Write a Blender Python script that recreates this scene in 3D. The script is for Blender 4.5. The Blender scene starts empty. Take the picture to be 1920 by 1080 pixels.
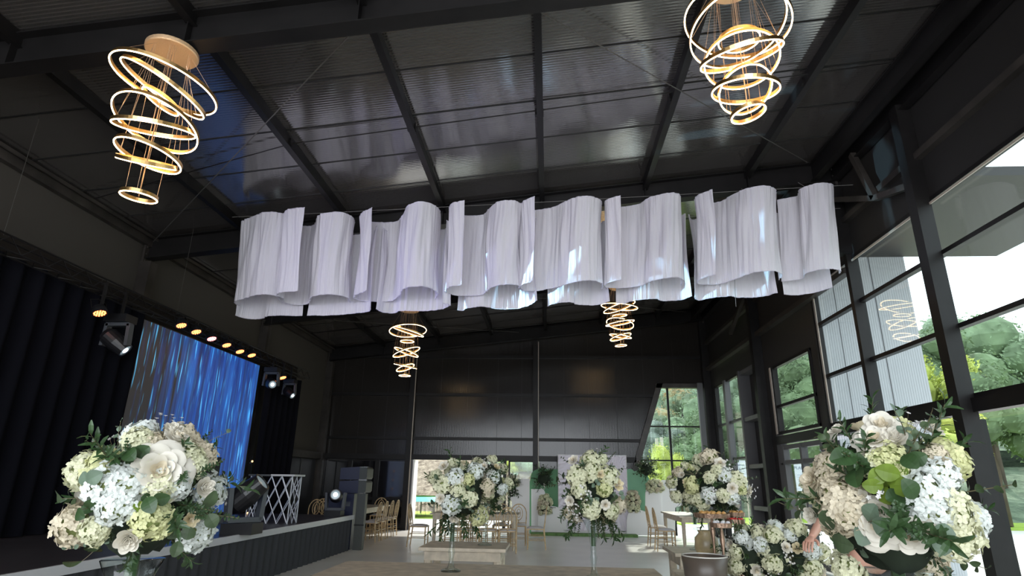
import bpy, bmesh, math, random
from mathutils import Vector, Matrix, Quaternion, noise
random.seed(7)
S = bpy.context.scene
COL = S.collection
PI = math.pi
# ---------------------------------------------------------------- camera
F, CX, CY, H = 1110.0, 960.0, 540.0, 1.5
_fy = Vector((1030-CX, CY-903, F)).normalized()
_u = Vector((55.0, 0, F)); _v = Vector((1030-CX, CY-903, F))
_u[1] = -(_u[0]*_v[0]+F*F)/_v[1]
_uz = _u.normalized()
_rx = _fy.cross(_uz)
if _rx[0] < 0: _rx = -_rx
ROWS = (_rx, _fy, _uz)
cam_d = bpy.data.cameras.new('camera'); cam = bpy.data.objects.new('camera', cam_d); COL.objects.link(cam)
cam_d.sensor_width = 36; cam_d.lens = F/1920*36; cam_d.clip_start = .05; cam_d.clip_end = 500
_r = Vector((ROWS[0][0], ROWS[1][0], ROWS[2][0])); _up = Vector((ROWS[0][1], ROWS[1][1], ROWS[2][1])); _fw = Vector((ROWS[0][2], ROWS[1][2], ROWS[2][2]))
m = Matrix.Identity(4)
for i in range(3):
    m[i][0] = _r[i]; m[i][1] = _up[i]; m[i][2] = -_fw[i]
m[2][3] = H
cam.matrix_world = m
S.camera = cam
def ray(px, py):
    d = Vector((px-CX, CY-py, F))
    return Vector([r.dot(d) for r in ROWS])
def PY(px, py, Y): d = ray(px, py); return d*(Y/d[1])+Vector((0, 0, H))
def PX(px, py, X): d = ray(px, py); return d*(X/d[0])+Vector((0, 0, H))
def PZ(px, py, Z): d = ray(px, py); return d*((Z-H)/d[2])+Vector((0, 0, H))
# ---------------------------------------------------------------- world, lights, exposure
S.view_settings.view_transform = 'Standard'; S.view_settings.look = 'None'
S.view_settings.exposure = 0.0; S.view_settings.gamma = 1.0; S.view_settings.use_curve_mapping = False
W = bpy.data.worlds.new('sky'); S.world = W; W.use_nodes = True
bg = W.node_tree.nodes['Background']; bg.inputs[0].default_value = (.86, .93, 1, 1); bg.inputs[1].default_value = 3.2
S.cycles.max_bounces = 8; S.cycles.diffuse_bounces = 3; S.cycles.glossy_bounces = 4; S.cycles.transparent_max_bounces = 12
S.cycles.transmission_bounces = 6; S.cycles.sample_clamp_indirect = 4; S.cycles.caustics_reflective = False; S.cycles.caustics_refractive = False
def light(name, kind, loc, aim, energy, color, **k):
    d = bpy.data.lights.new(name, kind); d.energy = energy; d.color = color
    for a, b in k.items(): setattr(d, a, b)
    o = bpy.data.objects.new(name, d); COL.objects.link(o); o.location = loc
    o.rotation_euler = (Vector(aim)-Vector(loc)).to_track_quat('-Z', 'Y').to_euler()
    return o
light('sun', 'SUN', (14, 50, 34), (0, 12, 0), 4.2, (1, .94, .84), angle=.03)
light('rear_end_fill', 'AREA', (-1.2, -5.4, 3.0), (-1.2, 9, 3.4), 480, (.93, .96, 1), shape='RECTANGLE', size=11.5, size_y=4.6)  # added area fill at the unseen open rear end, boosts the daylight inside
# stage wash, an added fill and moving heads thrown onto the hanging drapes
light('stage_wash_light', 'SPOT', (-6.3, 4.6, 3.9), (-1.6, 9.1, 5.0), 340, (.74, .72, 1), spot_size=1.15, spot_blend=.8, shadow_soft_size=.12)
light('drape_fill_light', 'SPOT', (1.5, 1.2, 5.6), (1.0, 9.0, 5.0), 240, (.98, .93, 1), spot_size=1.5, spot_blend=.9, shadow_soft_size=.12)  # added fill to brighten the drapes, no fixture hangs at this spot
light('floor_head_wash', 'SPOT', (-4.3, 8.9, 1.55), (-.6, 9.1, 5.0), 260, (.50, .50, 1), spot_size=1.2, spot_blend=.8, shadow_soft_size=.08)
def gobo(name, loc, aim, energy, color, size, scale, thr):
    o = light(name, 'SPOT', loc, aim, energy, color, spot_size=size, spot_blend=.35, shadow_soft_size=.01)
    d = o.data; d.use_nodes = True; nt = d.node_tree; em = nt.nodes['Emission']
    tc = nt.nodes.new('ShaderNodeTexCoord'); mp = nt.nodes.new('ShaderNodeMapping'); mp.inputs['Scale'].default_value = (scale, scale*.38, scale)
    mp.inputs['Rotation'].default_value = (0, 0, .35)
    nz = nt.nodes.new('ShaderNodeTexNoise'); nz.inputs['Scale'].default_value = 1; nz.inputs['Detail'].default_value = 0
    rp = nt.nodes.new('ShaderNodeValToRGB'); rp.color_ramp.elements[0].position = thr; rp.color_ramp.elements[0].color = (0, 0, 0, 1)
    rp.color_ramp.elements[1].position = thr+.07; rp.color_ramp.elements[1].color = (1, 1, 1, 1)
    nt.links.new(tc.outputs['Normal'], mp.inputs[0]); nt.links.new(mp.outputs[0], nz.inputs['Vector']); nt.links.new(nz.outputs[0], rp.inputs[0])
    nt.links.new(rp.outputs[0], em.inputs['Strength'])
    return o
gobo('moving_head_beam', (-4.45, 9.0, 1.6), (.2, 9.2, 4.6), 5200, (.42, .78, 1), .50, 26, .60)
gobo('moving_head_beam', (-4.7, 14.6, 1.7), (.5, 9.2, 5.0), 1500, (.5, .8, 1), .36, 30, .61)
gobo('moving_head_beam', (-6.35, 8.5, 3.4), (-.3, 8.75, 4.5), 2200, (.5, .82, 1), .17, 34, .61)
# ---------------------------------------------------------------- materials
def mat(name, col, rough=.6, metal=0, spec=.5, ior=None, emit=None, es=0, var=0, vscale=8, bump=0, bscale=40, alpha=None, sheen=0, transl=0):
    m_ = bpy.data.materials.new(name); m_.use_nodes = True; nt = m_.node_tree; b = nt.nodes['Principled BSDF']
    b.inputs['Base Color'].default_value = (*col, 1); b.inputs['Roughness'].default_value = rough; b.inputs['Metallic'].default_value = metal
    if ior: b.inputs['IOR'].default_value = ior
    b.inputs['Specular IOR Level'].default_value = spec
    if emit: b.inputs['Emission Color'].default_value = (*emit, 1); b.inputs['Emission Strength'].default_value = es
    if var or bump:
        tc = nt.nodes.new('ShaderNodeTexCoord')
        nz = nt.nodes.new('ShaderNodeTexNoise'); nz.inputs['Scale'].default_value = vscale; nz.inputs['Detail'].default_value = 4
        nt.links.new(tc.outputs['Object'], nz.inputs['Vector'])
    if var:
        rp = nt.nodes.new('ShaderNodeValToRGB')
        rp.color_ramp.elements[0].position = .3; rp.color_ramp.elements[0].color = (*[c*(1-var) for c in col], 1)
        rp.color_ramp.elements[1].position = .7; rp.color_ramp.elements[1].color = (*[min(1, c*(1+var)) for c in col], 1)
        nt.links.new(nz.outputs[0], rp.inputs[0]); nt.links.new(rp.outputs[0], b.inputs['Base Color'])
    if bump:
        n2 = nt.nodes.new('ShaderNodeTexNoise'); n2.inputs['Scale'].default_value = bscale; n2.inputs['Detail'].default_value = 3
        nt.links.new(tc.outputs['Object'], n2.inputs['Vector'])
        bp = nt.nodes.new('ShaderNodeBump'); bp.inputs['Strength'].default_value = bump; bp.inputs['Distance'].default_value = .02
        nt.links.new(n2.outputs[0], bp.inputs['Height']); nt.links.new(bp.outputs[0], b.inputs['Normal'])
    if transl:
        out = nt.nodes['Material Output']; tr = nt.nodes.new('ShaderNodeBsdfTranslucent'); tr.inputs[0].default_value = (*col, 1)
        mx = nt.nodes.new('ShaderNodeMixShader'); mx.inputs[0].default_value = transl
        nt.links.new(b.outputs[0], mx.inputs[1]); nt.links.new(tr.outputs[0], mx.inputs[2]); nt.links.new(mx.outputs[0], out.inputs[0])
    return m_
def ribbed(name, col, axis, pitch, rough, ior, strength, dist=.004, panel=None, spec=.5, grooves=0):
    """sheet metal with fine ribs: height varies along `axis`; optional slow waviness"""
    m_ = mat(name, col, rough, 0, spec, ior); nt = m_.node_tree; b = nt.nodes['Principled BSDF']
    tc = nt.nodes.new('ShaderNodeTexCoord'); sp = nt.nodes.new('ShaderNodeSeparateXYZ'); nt.links.new(tc.outputs['Object'], sp.inputs[0])
    mu = nt.nodes.new('ShaderNodeMath'); mu.operation = 'MULTIPLY'; mu.inputs[1].default_value = 2*PI/pitch; nt.links.new(sp.outputs[axis], mu.inputs[0])
    sn = nt.nodes.new('ShaderNodeMath'); sn.operation = 'SINE'; nt.links.new(mu.outputs[0], sn.inputs[0])
    bp = nt.nodes.new('ShaderNodeBump'); bp.inputs['Strength'].default_value = strength; bp.inputs['Distance'].default_value = dist
    nt.links.new(sn.outputs[0], bp.inputs['Height'])
    nz = nt.nodes.new('ShaderNodeTexNoise'); nz.inputs['Scale'].default_value = 1.1; nz.inputs['Detail'].default_value = 2
    nt.links.new(tc.outputs['Object'], nz.inputs['Vector'])
    b2 = nt.nodes.new('ShaderNodeBump'); b2.inputs['Strength'].default_value = .12; b2.inputs['Distance'].default_value = .03
    nt.links.new(nz.outputs[0], b2.inputs['Height']); nt.links.new(b2.outputs[0], bp.inputs['Normal'])
    nt.links.new(bp.outputs[0], b.inputs['Normal'])
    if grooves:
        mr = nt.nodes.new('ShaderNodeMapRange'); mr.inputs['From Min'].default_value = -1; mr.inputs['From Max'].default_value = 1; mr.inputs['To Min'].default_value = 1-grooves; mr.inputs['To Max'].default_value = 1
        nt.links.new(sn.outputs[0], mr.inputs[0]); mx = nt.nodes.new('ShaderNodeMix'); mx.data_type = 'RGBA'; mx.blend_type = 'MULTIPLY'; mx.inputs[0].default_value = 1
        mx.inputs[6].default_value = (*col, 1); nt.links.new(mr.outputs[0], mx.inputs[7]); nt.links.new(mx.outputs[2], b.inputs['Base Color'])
    return m_
def glass_mat(name, tint=(.93, .97, .96), ior=1.5, refl=1.0, rough=0.0):
    m_ = bpy.data.materials.new(name); m_.use_nodes = True; nt = m_.node_tree; nt.nodes.remove(nt.nodes['Principled BSDF'])
    out = nt.nodes['Material Output']; tr = nt.nodes.new('ShaderNodeBsdfTransparent'); tr.inputs[0].default_value = (*tint, 1)
    gl = nt.nodes.new('ShaderNodeBsdfGlossy'); gl.inputs['Roughness'].default_value = rough
    lw_ = nt.nodes.new('ShaderNodeLayerWeight'); lw_.inputs[0].default_value = .5
    pw = nt.nodes.new('ShaderNodeMath'); pw.operation = 'POWER'; pw.inputs[1].default_value = 4.0; nt.links.new(lw_.outputs['Facing'], pw.inputs[0])
    mx = nt.nodes.new('ShaderNodeMixShader'); mu = nt.nodes.new('ShaderNodeMath'); mu.operation = 'MULTIPLY_ADD'; mu.inputs[1].default_value = .85*refl; mu.inputs[2].default_value = .04*refl
    nt.links.new(pw.outputs[0], mu.inputs[0]); nt.links.new(mu.outputs[0], mx.inputs[0])
    nt.links.new(tr.outputs[0], mx.inputs[1]); nt.links.new(gl.outputs[0], mx.inputs[2]); nt.links.new(mx.outputs[0], out.inputs[0])
    return m_
M = dict(
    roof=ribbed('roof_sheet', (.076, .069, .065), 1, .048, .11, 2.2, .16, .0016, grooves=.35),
    seam=mat('panel_seam', (.012, .012, .012), .5),
    backwall=ribbed('wall_sheet', (.027, .024, .022), 0, .045, .15, 1.5, .22, .0016, spec=.42),
    sidewall=mat('side_wall_paint', (.058, .050, .043), .75, bump=.1, bscale=3),
    darkclad=mat('dark_cladding', (.022, .020, .019), .5),
    steel=mat('black_steel', (.011, .010, .010), .42, spec=.25, var=.25, vscale=3),
    steel2=mat('worn_steel', (.040, .034, .030), .42, var=.5, vscale=2.5),
    greysteel=mat('grey_frame', (.10, .10, .105), .45),
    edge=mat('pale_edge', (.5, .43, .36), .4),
    glass=glass_mat('window_glass', (.93, .975, .965), 1.52, .75),
    darkglass=mat('dark_glass', (.012, .012, .014), .06, spec=.8),
    floor=mat('polished_floor', (.78, .76, .72), .3, var=.06, vscale=1.3),
    patio=mat('patio_concrete', (.62, .60, .56), .8, var=.1, vscale=.7),
    cloth=mat('black_cloth', (.006, .006, .009), .95, spec=.05, bump=.2, bscale=12),
    valance=mat('valance_cloth', (.022, .018, .016), .9, spec=.1, bump=.4, bscale=4),
    stagetop=mat('stage_deck', (.055, .050, .055), .32, var=.25, vscale=3),
    stageedge=mat('stage_edge', (.55, .55, .57), .35),
    skirt=mat('stage_skirt', (.030, .031, .036), .8, bump=.3, bscale=14),
    blackplastic=mat('black_plastic', (.012, .012, .014), .35),
    greyplastic=mat('grey_plastic', (.07, .075, .085), .4),
    navy=mat('speaker_side', (.012, .016, .045), .45),
    grille=mat('speaker_grille', (.09, .095, .09), .5, metal=.4, bump=.5, bscale=200),
    chrome=mat('bright_metal', (.62, .63, .66), .22, metal=1),
    white_metal=mat('white_frame', (.62, .63, .68), .35, metal=.3),
    gold=mat('brushed_gold', (.80, .50, .20), .28, metal=1),
    ring=mat('warm_led', (1, .8, .5), .5, emit=(1, .70, .36), es=14),
    canopy=mat('gold_canopy', (.86, .58, .34), .45, metal=.55, bump=.4, bscale=90),
    cable=mat('copper_cable', (.60, .40, .26), .35, metal=.7),
    drape=mat('white_voile', (.80, .775, .83), .8, transl=.3),
    hem=mat('voile_hem', (.66, .63, .72), .85),
    cord=mat('white_cord', (.20, .19, .18), .7),
    wire=mat('steel_cable', (.07, .065, .06), .6),
    par=mat('amber_led', (1, .3, .1), .5, emit=(1, .20, .06), es=6),
    parpink=mat('pink_led', (1, .3, .25), .5, emit=(1, .22, .20), es=6),
    lens=mat('white_lens', (.8, .9, 1), .2, emit=(.80, .92, 1), es=5),
    lenshalo=mat('lens_glass', (.30, .36, .38), .1, emit=(.5, .62, .68), es=.25),
    amber=mat('amber_bulb', (1, .6, .3), .5, emit=(1, .50, .20), es=3),
    wood=mat('limed_wood', (.56, .48, .37), .5, var=.2, vscale=9),
    gwood=mat('gilded_wood', (.52, .37, .20), .42, var=.3, vscale=14),
    cushion=mat('white_cushion', (.66, .65, .66), .8),
    whiteboard=mat('white_panel', (.84, .83, .83), .55),
    green=mat('green_panel', (.10, .27, .13), .6),
    green2=mat('pale_green_panel', (.21, .46, .29), .6),
    turf=mat('green_base', (.13, .24, .08), .9, var=.3, vscale=12),
    pleat=mat('pleated_backdrop', (.86, .82, .90), .8),
    cgl=glass_mat('crystal_glass', (.90, .95, .94), 1.5, 1.3),
    copper=mat('copper_stand', (.36, .24, .17), .35, metal=.8, bump=.2, bscale=60),
    ceramic=mat('striped_urn', (.46, .36, .20), .3, var=.5, vscale=5),
    tub=mat('dark_tub', (.10, .08, .065), .35),
    rim=mat('tub_rim', (.6, .58, .53), .3),
    berry=mat('red_berry', (.55, .03, .03), .3),
    sweet=mat('caramel_sweet', (.60, .32, .10), .4),
    skin=mat('skin', (.62, .34, .25), .5),
    shirt=mat('dark_shirt', (.03, .03, .035), .85),
    trousers=mat('dark_trousers', (.02, .02, .026), .85),
    hair=mat('dark_hair', (.015, .01, .008), .6),
    hyd_w=mat('hydrangea_white', (.80, .84, .80), .7, var=.08, vscale=30, transl=.2),
    hyd_c=mat('hydrangea_cream', (.78, .78, .55), .7, var=.14, vscale=26, transl=.2),
    hyd_y=mat('hydrangea_lime', (.72, .73, .40), .7, var=.18, vscale=26, transl=.2),
    hyd_b=mat('hydrangea_blush', (.74, .66, .50), .7, var=.14, vscale=26, transl=.2),
    hyd_core=mat('hydrangea_core', (.20, .24, .08), .8),
    rose_w=mat('rose_white', (.84, .80, .70), .6, transl=.2),
    rose_p=mat('rose_peach', (.84, .74, .50), .6, transl=.2),
    rose_h=mat('rose_heart', (.86, .78, .62), .6, transl=.2),
    euc=mat('eucalyptus', (.060, .095, .042), .5, var=.25, vscale=20, transl=.15),
    euc_b=mat('eucalyptus_silver', (.13, .19, .13), .5, var=.2, vscale=20, transl=.1),
    euc_y=mat('leaf_lime', (.20, .30, .04), .45, var=.25, vscale=20, transl=.35),
    ruscus=mat('dark_leaf', (.035, .075, .025), .4, var=.3, vscale=20, transl=.1),
    stem=mat('stem', (.12, .10, .05), .6),
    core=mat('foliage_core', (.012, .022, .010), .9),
    mini=mat('waxflower', (.70, .68, .66), .7),
    sign=mat('sign_board', (.80, .86, .93), .5),
    ink=mat('sign_ink', (.25, .30, .42), .6),
    teal=mat('teal_pad', (.03, .30, .26), .5),
    net=mat('safety_net', (.10, .09, .05), .8),
    grass=mat('lawn', (.30, .44, .04), .9, var=.3, vscale=2),
    extwall=ribbed('annex_sheet', (.54, .55, .59), 0, .045, .5, 1.4, .35, .006),
    bark=mat('bark', (.10, .075, .055), .9, var=.3, vscale=6),
    pale_bark=mat('pale_bark', (.45, .42, .36), .9),
)
# gravel bank, forest
def noisy(name, c0, c1, scale, c2=None, rough=.95, bump=.6, detail=6, bscale=None):
    m_ = mat(name, c0, rough); nt = m_.node_tree; b = nt.nodes['Principled BSDF']
    tc = nt.nodes.new('ShaderNodeTexCoord'); nz = nt.nodes.new('ShaderNodeTexNoise'); nz.inputs['Scale'].default_value = scale; nz.inputs['Detail'].default_value = detail
    nz.inputs['Roughness'].default_value = .7
    nt.links.new(tc.outputs['Object'], nz.inputs['Vector']); rp = nt.nodes.new('ShaderNodeValToRGB'); cr = rp.color_ramp
    cr.elements[0].position = .36; cr.elements[0].color = (*c0, 1); cr.elements[1].position = .66; cr.elements[1].color = (*c1, 1)
    if c2: e = cr.elements.new(.52); e.color = (*c2, 1)
    nt.links.new(nz.outputs[0], rp.inputs[0]); nt.links.new(rp.outputs[0], b.inputs['Base Color'])
    bp = nt.nodes.new('ShaderNodeBump'); bp.inputs['Strength'].default_value = bump; bp.inputs['Distance'].default_value = .3
    nt.links.new(nz.outputs[0], bp.inputs['Height']); nt.links.new(bp.outputs[0], b.inputs['Normal'])
    return m_
M['gravel'] = noisy('gravel_bank', (.12, .09, .06), (.40, .34, .25), 3.2, (.27, .225, .16), bump=.8)
M['forest'] = noisy('forest_slope', (.06, .09, .055), (.22, .28, .18), .9, (.13, .18, .11), bump=1)
M['farforest'] = noisy('haze_tinted_forest', (.12, .18, .19), (.24, .31, .32), .30, (.17, .24, .25), bump=.6)  # distance haze painted into the bluish-green colour
for k, c in dict(leaf_a=(0.162, 0.230, 0.121), leaf_b=(0.216, 0.297, 0.176), leaf_c=(0.432, 0.486, 0.121), leaf_d=(0.176, 0.216, 0.176), leaf_e=(0.203, 0.257, 0.162), leaf_g=(0.270, 0.351, 0.243)).items():  # leaf greens paled, with distance haze mixed into the colour
    M[k] = mat(k, c, .8, var=.5, vscale=2.6, transl=.2, spec=.2)
# the flowering tree: orange blossom towards the top of the crown
_n = M['leaf_e'].node_tree; _b = _n.nodes['Principled BSDF']; _o = _b.inputs['Base Color'].links[0].from_socket
_tc = _n.nodes.new('ShaderNodeTexCoord'); _sp = _n.nodes.new('ShaderNodeSeparateXYZ'); _n.links.new(_tc.outputs['Object'], _sp.inputs[0])
_nz = _n.nodes.new('ShaderNodeTexNoise'); _nz.inputs['Scale'].default_value = 5; _n.links.new(_tc.outputs['Object'], _nz.inputs['Vector'])
_ad = _n.nodes.new('ShaderNodeMath'); _ad.operation = 'MULTIPLY_ADD'; _ad.inputs[1].default_value = 1.6; _n.links.new(_nz.outputs[0], _ad.inputs[0]); _n.links.new(_sp.outputs[2], _ad.inputs[2])
_mr = _n.nodes.new('ShaderNodeMapRange'); _mr.inputs['From Min'].default_value = 1.05; _mr.inputs['From Max'].default_value = 1.5; _n.links.new(_ad.outputs[0], _mr.inputs[0])
_mx = _n.nodes.new('ShaderNodeMix'); _mx.data_type = 'RGBA'; _mx.inputs[7].default_value = (.46, .26, .10, 1); _n.links.new(_mr.outputs[0], _mx.inputs[0]); _n.links.new(_o, _mx.inputs[6]); _n.links.new(_mx.outputs[2], _b.inputs['Base Color'])
# LED wall picture
def led_mat():
    m_ = bpy.data.materials.new('led_picture'); m_.use_nodes = True; nt = m_.node_tree; L = nt.links.new; N = nt.nodes.new
    b = nt.nodes['Principled BSDF']; b.inputs['Base Color'].default_value = (.03, .03, .035, 1); b.inputs['Roughness'].default_value = .5
    tc = N('ShaderNodeTexCoord')
    def nz(sy, sz, seed, det=2):
        mp = N('ShaderNodeMapping'); mp.inputs['Scale'].default_value = (0, sy, sz); mp.inputs['Location'].default_value = (seed, seed, 0)
        L(tc.outputs['Object'], mp.inputs[0]); n = N('ShaderNodeTexNoise'); n.inputs['Scale'].default_value = 1; n.inputs['Detail'].default_value = det; L(mp.outputs[0], n.inputs['Vector']); return n.outputs[0]
    def ramp(x, pts):
        r = N('ShaderNodeValToRGB'); cr = r.color_ramp
        cr.elements[0].position, cr.elements[0].color = pts[0][0], (*pts[0][1], 1); cr.elements[1].position, cr.elements[1].color = pts[-1][0], (*pts[-1][1], 1)
        for p, c in pts[1:-1]: e = cr.elements.new(p); e.color = (*c, 1)
        L(x, r.inputs[0]); return r.outputs[0]
    base = ramp(nz(5, .45, 3, 4), [(.30, (.010, .030, .20)), (.5, (.018, .085, .42)), (.68, (.035, .20, .68))])
    streak = ramp(nz(17, 1.5, 11, 1), [(.60, (0, 0, 0)), (.70, (.06, .42, .75)), (.80, (.30, .80, 1))])
    st2 = ramp(nz(30, .7, 31, 1), [(.56, (0, 0, 0)), (.72, (.02, .14, .34))])
    sp = N('ShaderNodeSeparateXYZ'); L(tc.outputs['Object'], sp.inputs[0])
    mr = N('ShaderNodeMapRange'); mr.inputs['From Min'].default_value = -1.8; mr.inputs['From Max'].default_value = -.2; L(sp.outputs[1], mr.inputs[0])
    ad = N('ShaderNodeMath'); ad.operation = 'ADD'; L(mr.outputs[0], ad.inputs[0])
    n3 = nz(7, .35, 50, 2); sb = N('ShaderNodeMath'); sb.operation = 'MULTIPLY_ADD'; sb.inputs[1].default_value = 2.2; sb.inputs[2].default_value = -1.22; L(n3, sb.inputs[0]); L(sb.outputs[0], ad.inputs[1]); ad.use_clamp = True
    mx = N('ShaderNodeMix'); mx.data_type = 'RGBA'; L(ad.outputs[0], mx.inputs[0]); mx.inputs[6].default_value = (.030, .028, .030, 1); L(base, mx.inputs[7])
    a1 = N('ShaderNodeMix'); a1.data_type = 'RGBA'; a1.blend_type = 'ADD'; a1.inputs[0].default_value = 1; L(mx.outputs[2], a1.inputs[6]); L(streak, a1.inputs[7])
    a2 = N('ShaderNodeMix'); a2.data_type = 'RGBA'; a2.blend_type = 'ADD'; L(a1.outputs[2], a2.inputs[6]); L(st2, a2.inputs[7]); L(ad.outputs[0], a2.inputs[0])
    L(a2.outputs[2], b.inputs['Emission Color']); b.inputs['Emission Strength'].default_value = .8
    return m_
M['led'] = led_mat()
# ---------------------------------------------------------------- mesh helpers
class MB:
    def __init__(s): s.v = []; s.f = []; s.m = []; s.mi = 0
    def add(s, vs, fs):
        n = len(s.v); s.v += [tuple(x) for x in vs]; s.f += [tuple(i+n for i in f) for f in fs]; s.m += [s.mi]*len(fs); return s
    def box(s, x0, x1, y0, y1, z0, z1):
        return s.add([(x0, y0, z0), (x1, y0, z0), (x1, y1, z0), (x0, y1, z0), (x0, y0, z1), (x1, y0, z1), (x1, y1, z1), (x0, y1, z1)],
                     [(0, 3, 2, 1), (4, 5, 6, 7), (0, 1, 5, 4), (1, 2, 6, 5), (2, 3, 7, 6), (3, 0, 4, 7)])
    def bar(s, a, b, w, h, up=(0, 0, 1)):
        a = Vector(a); b = Vector(b); d = (b-a).normalized(); r = d.cross(Vector(up))
        if r.length < 1e-4: r = d.cross(Vector((1, 0, 0)))
        r.normalize(); u = r.cross(d)
        vs = [p+r*i*w/2+u*j*h/2 for p in (a, b) for i, j in ((-1, -1), (1, -1), (1, 1), (-1, 1))]
        return s.add(vs, [(0, 1, 2, 3), (7, 6, 5, 4), (0, 4, 5, 1), (1, 5, 6, 2), (2, 6, 7, 3), (3, 7, 4, 0)])
    def ibeam(s, a, b, w, h, t=.015):
        a = Vector(a); b = Vector(b); d = (b-a).normalized(); r = d.cross(Vector((0, 0, 1))).normalized(); u = r.cross(d)
        s.bar(a+u*(h/2-t/2), b+u*(h/2-t/2), w, t); s.bar(a-u*(h/2-t/2), b-u*(h/2-t/2), w, t); return s.bar(a, b, t, h-2*t)
    def tube(s, pts, r, n=6, closed=False, cap=True):
        pts = [Vector(p) for p in pts]; k = len(pts); rr = r if isinstance(r, (list, tuple)) else [r]*k
        base = len(s.v); prev = None; vs = []
        for i, p in enumerate(pts):
            t = (pts[(i+1) % k]-pts[i-1]) if closed else (pts[min(i+1, k-1)]-pts[max(i-1, 0)])
            if t.length < 1e-9: t = Vector((0, 0, 1))
            t.normalize()
            if prev is None: prev = t.orthogonal().normalized()
            else:
                prev = prev-t*prev.dot(t)
                prev = prev.normalized() if prev.length > 1e-6 else t.orthogonal().normalized()
            q = t.cross(prev)
            for j in range(n):
                a = 2*PI*j/n; vs.append(p+(prev*math.cos(a)+q*math.sin(a))*rr[i])
        fs = []
        for i in range(k if closed else k-1):
            for j in range(n):
                a = i*n+j; b = i*n+(j+1) % n; c = ((i+1) % k)*n+(j+1) % n; d = ((i+1) % k)*n+j; fs.append((a, b, c, d))
        if cap and not closed: fs += [tuple(range(n-1, -1, -1)), tuple((k-1)*n+j for j in range(n))]
        return s.add(vs, fs)
    def lathe(s, prof, n=20, c=(0, 0, 0)):
        vs = []; fs = []
        for r, z in prof:
            for j in range(n): a = 2*PI*j/n; vs.append((c[0]+r*math.cos(a), c[1]+r*math.sin(a), c[2]+z))
        for i in range(len(prof)-1):
            for j in range(n): fs.append((i*n+j, i*n+(j+1) % n, (i+1)*n+(j+1) % n, (i+1)*n+j))
        if prof[0][0] > 1e-4: fs.append(tuple(range(n-1, -1, -1)))
        if prof[-1][0] > 1e-4: fs.append(tuple((len(prof)-1)*n+j for j in range(n)))
        return s.add(vs, fs)
    def prism(s, poly, axis, lo, hi):
        k = len(poly)
        def mk(p, t): return (t, p[0], p[1]) if axis == 0 else ((p[0], t, p[1]) if axis == 1 else (p[0], p[1], t))
        vs = [mk(p, lo) for p in poly]+[mk(p, hi) for p in poly]
        return s.add(vs, [tuple(range(k-1, -1, -1)), tuple(range(k, 2*k))]+[(i, (i+1) % k, k+(i+1) % k, k+i) for i in range(k)])
    def grid(s, fn, nu, nv):
        vs = [fn(i/nu, j/nv) for j in range(nv+1) for i in range(nu+1)]
        return s.add(vs, [(j*(nu+1)+i, j*(nu+1)+i+1, (j+1)*(nu+1)+i+1, (j+1)*(nu+1)+i) for j in range(nv) for i in range(nu)])
    def sphere(s, c, r, nu=10, nv=7, sc=(1, 1, 1)):
        vs = []; fs = []
        for j in range(nv+1):
            th = PI*j/nv
            for i in range(nu): a = 2*PI*i/nu; vs.append((c[0]+r*sc[0]*math.sin(th)*math.cos(a), c[1]+r*sc[1]*math.sin(th)*math.sin(a), c[2]+r*sc[2]*math.cos(th)))
        for j in range(nv):
            for i in range(nu): fs.append((j*nu+i, (j+1)*nu+i, (j+1)*nu+(i+1) % nu, j*nu+(i+1) % nu))
        return s.add(vs, fs)
    def mesh(s, name, mats, smooth=False):
        me = bpy.data.meshes.new(name); me.from_pydata(s.v, [], s.f)
        for x in (mats if isinstance(mats, (list, tuple)) else [mats]): me.materials.append(M[x] if isinstance(x, str) else x)
        me.polygons.foreach_set('material_index', s.m)
        if smooth: me.polygons.foreach_set('use_smooth', [True]*len(me.polygons))
        me.validate(); bm = bmesh.new(); bm.from_mesh(me)
        if len(bm.faces) < 60000: bmesh.ops.recalc_face_normals(bm, faces=bm.faces)
        bm.to_mesh(me); bm.free(); me.update(); return me
    def build(s, name, mats, parent=None, smooth=False, loc=None, **k):
        return put(name, s.mesh(name, mats, smooth), parent, loc, **k)
def put(name, me, parent=None, loc=None, rot=None, scale=None, **k):
    o = bpy.data.objects.new(name, me); COL.objects.link(o)
    if parent: o.parent = parent
    if loc is not None: o.location = loc
    if rot is not None: o.rotation_mode = 'QUATERNION'; o.rotation_quaternion = rot
    if scale is not None: o.scale = scale if hasattr(scale, '__len__') else (scale,)*3
    tag(o, **k); return o
def tag(o, label=None, cat=None, group=None, kind=None):
    if label: o['label'] = label
    if cat: o['category'] = cat
    if group: o['group'] = group
    if kind: o['kind'] = kind
    return o
def thing(name, label, cat, loc=(0, 0, 0), rz=0, group=None):
    o = bpy.data.objects.new(name, None); COL.objects.link(o); o.location = loc; o.rotation_euler = (0, 0, rz); o.empty_display_size = .1
    return tag(o, label, cat, group)
KIDS = {}
def copy_tree(src, loc, rz, label, group=None, scale=None):
    if src.name not in KIDS: KIDS[src.name] = [(c, list(c.children)) for c in src.children]
    r = src.copy(); COL.objects.link(r); r.location = loc; r.rotation_euler = (0, 0, rz); r['label'] = label
    if group: r['group'] = group
    if scale: r.scale = (scale,)*3
    for c, gs in KIDS[src.name]:
        d = c.copy(); COL.objects.link(d); d.parent = r
        for g in gs: e = g.copy(); COL.objects.link(e); e.parent = d
    return r
def crom(pts, n):
    pts = [Vector(p) for p in pts]; P = [pts[0]*2-pts[1]]+pts+[pts[-1]*2-pts[-2]]; out = []
    for i in range(1, len(P)-2):
        a, b, c, d = P[i-1:i+3]
        for k in range(n):
            t = k/n; out.append(.5*((2*b)+(c-a)*t+(2*a-5*b+4*c-d)*t*t+(3*b-a-3*c+d)*t**3))
    out.append(pts[-1]); return out
ST = 'structure'
XL, XR, YB, Y0 = -7.5, 5.2, 19.7, -5.6
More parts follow.
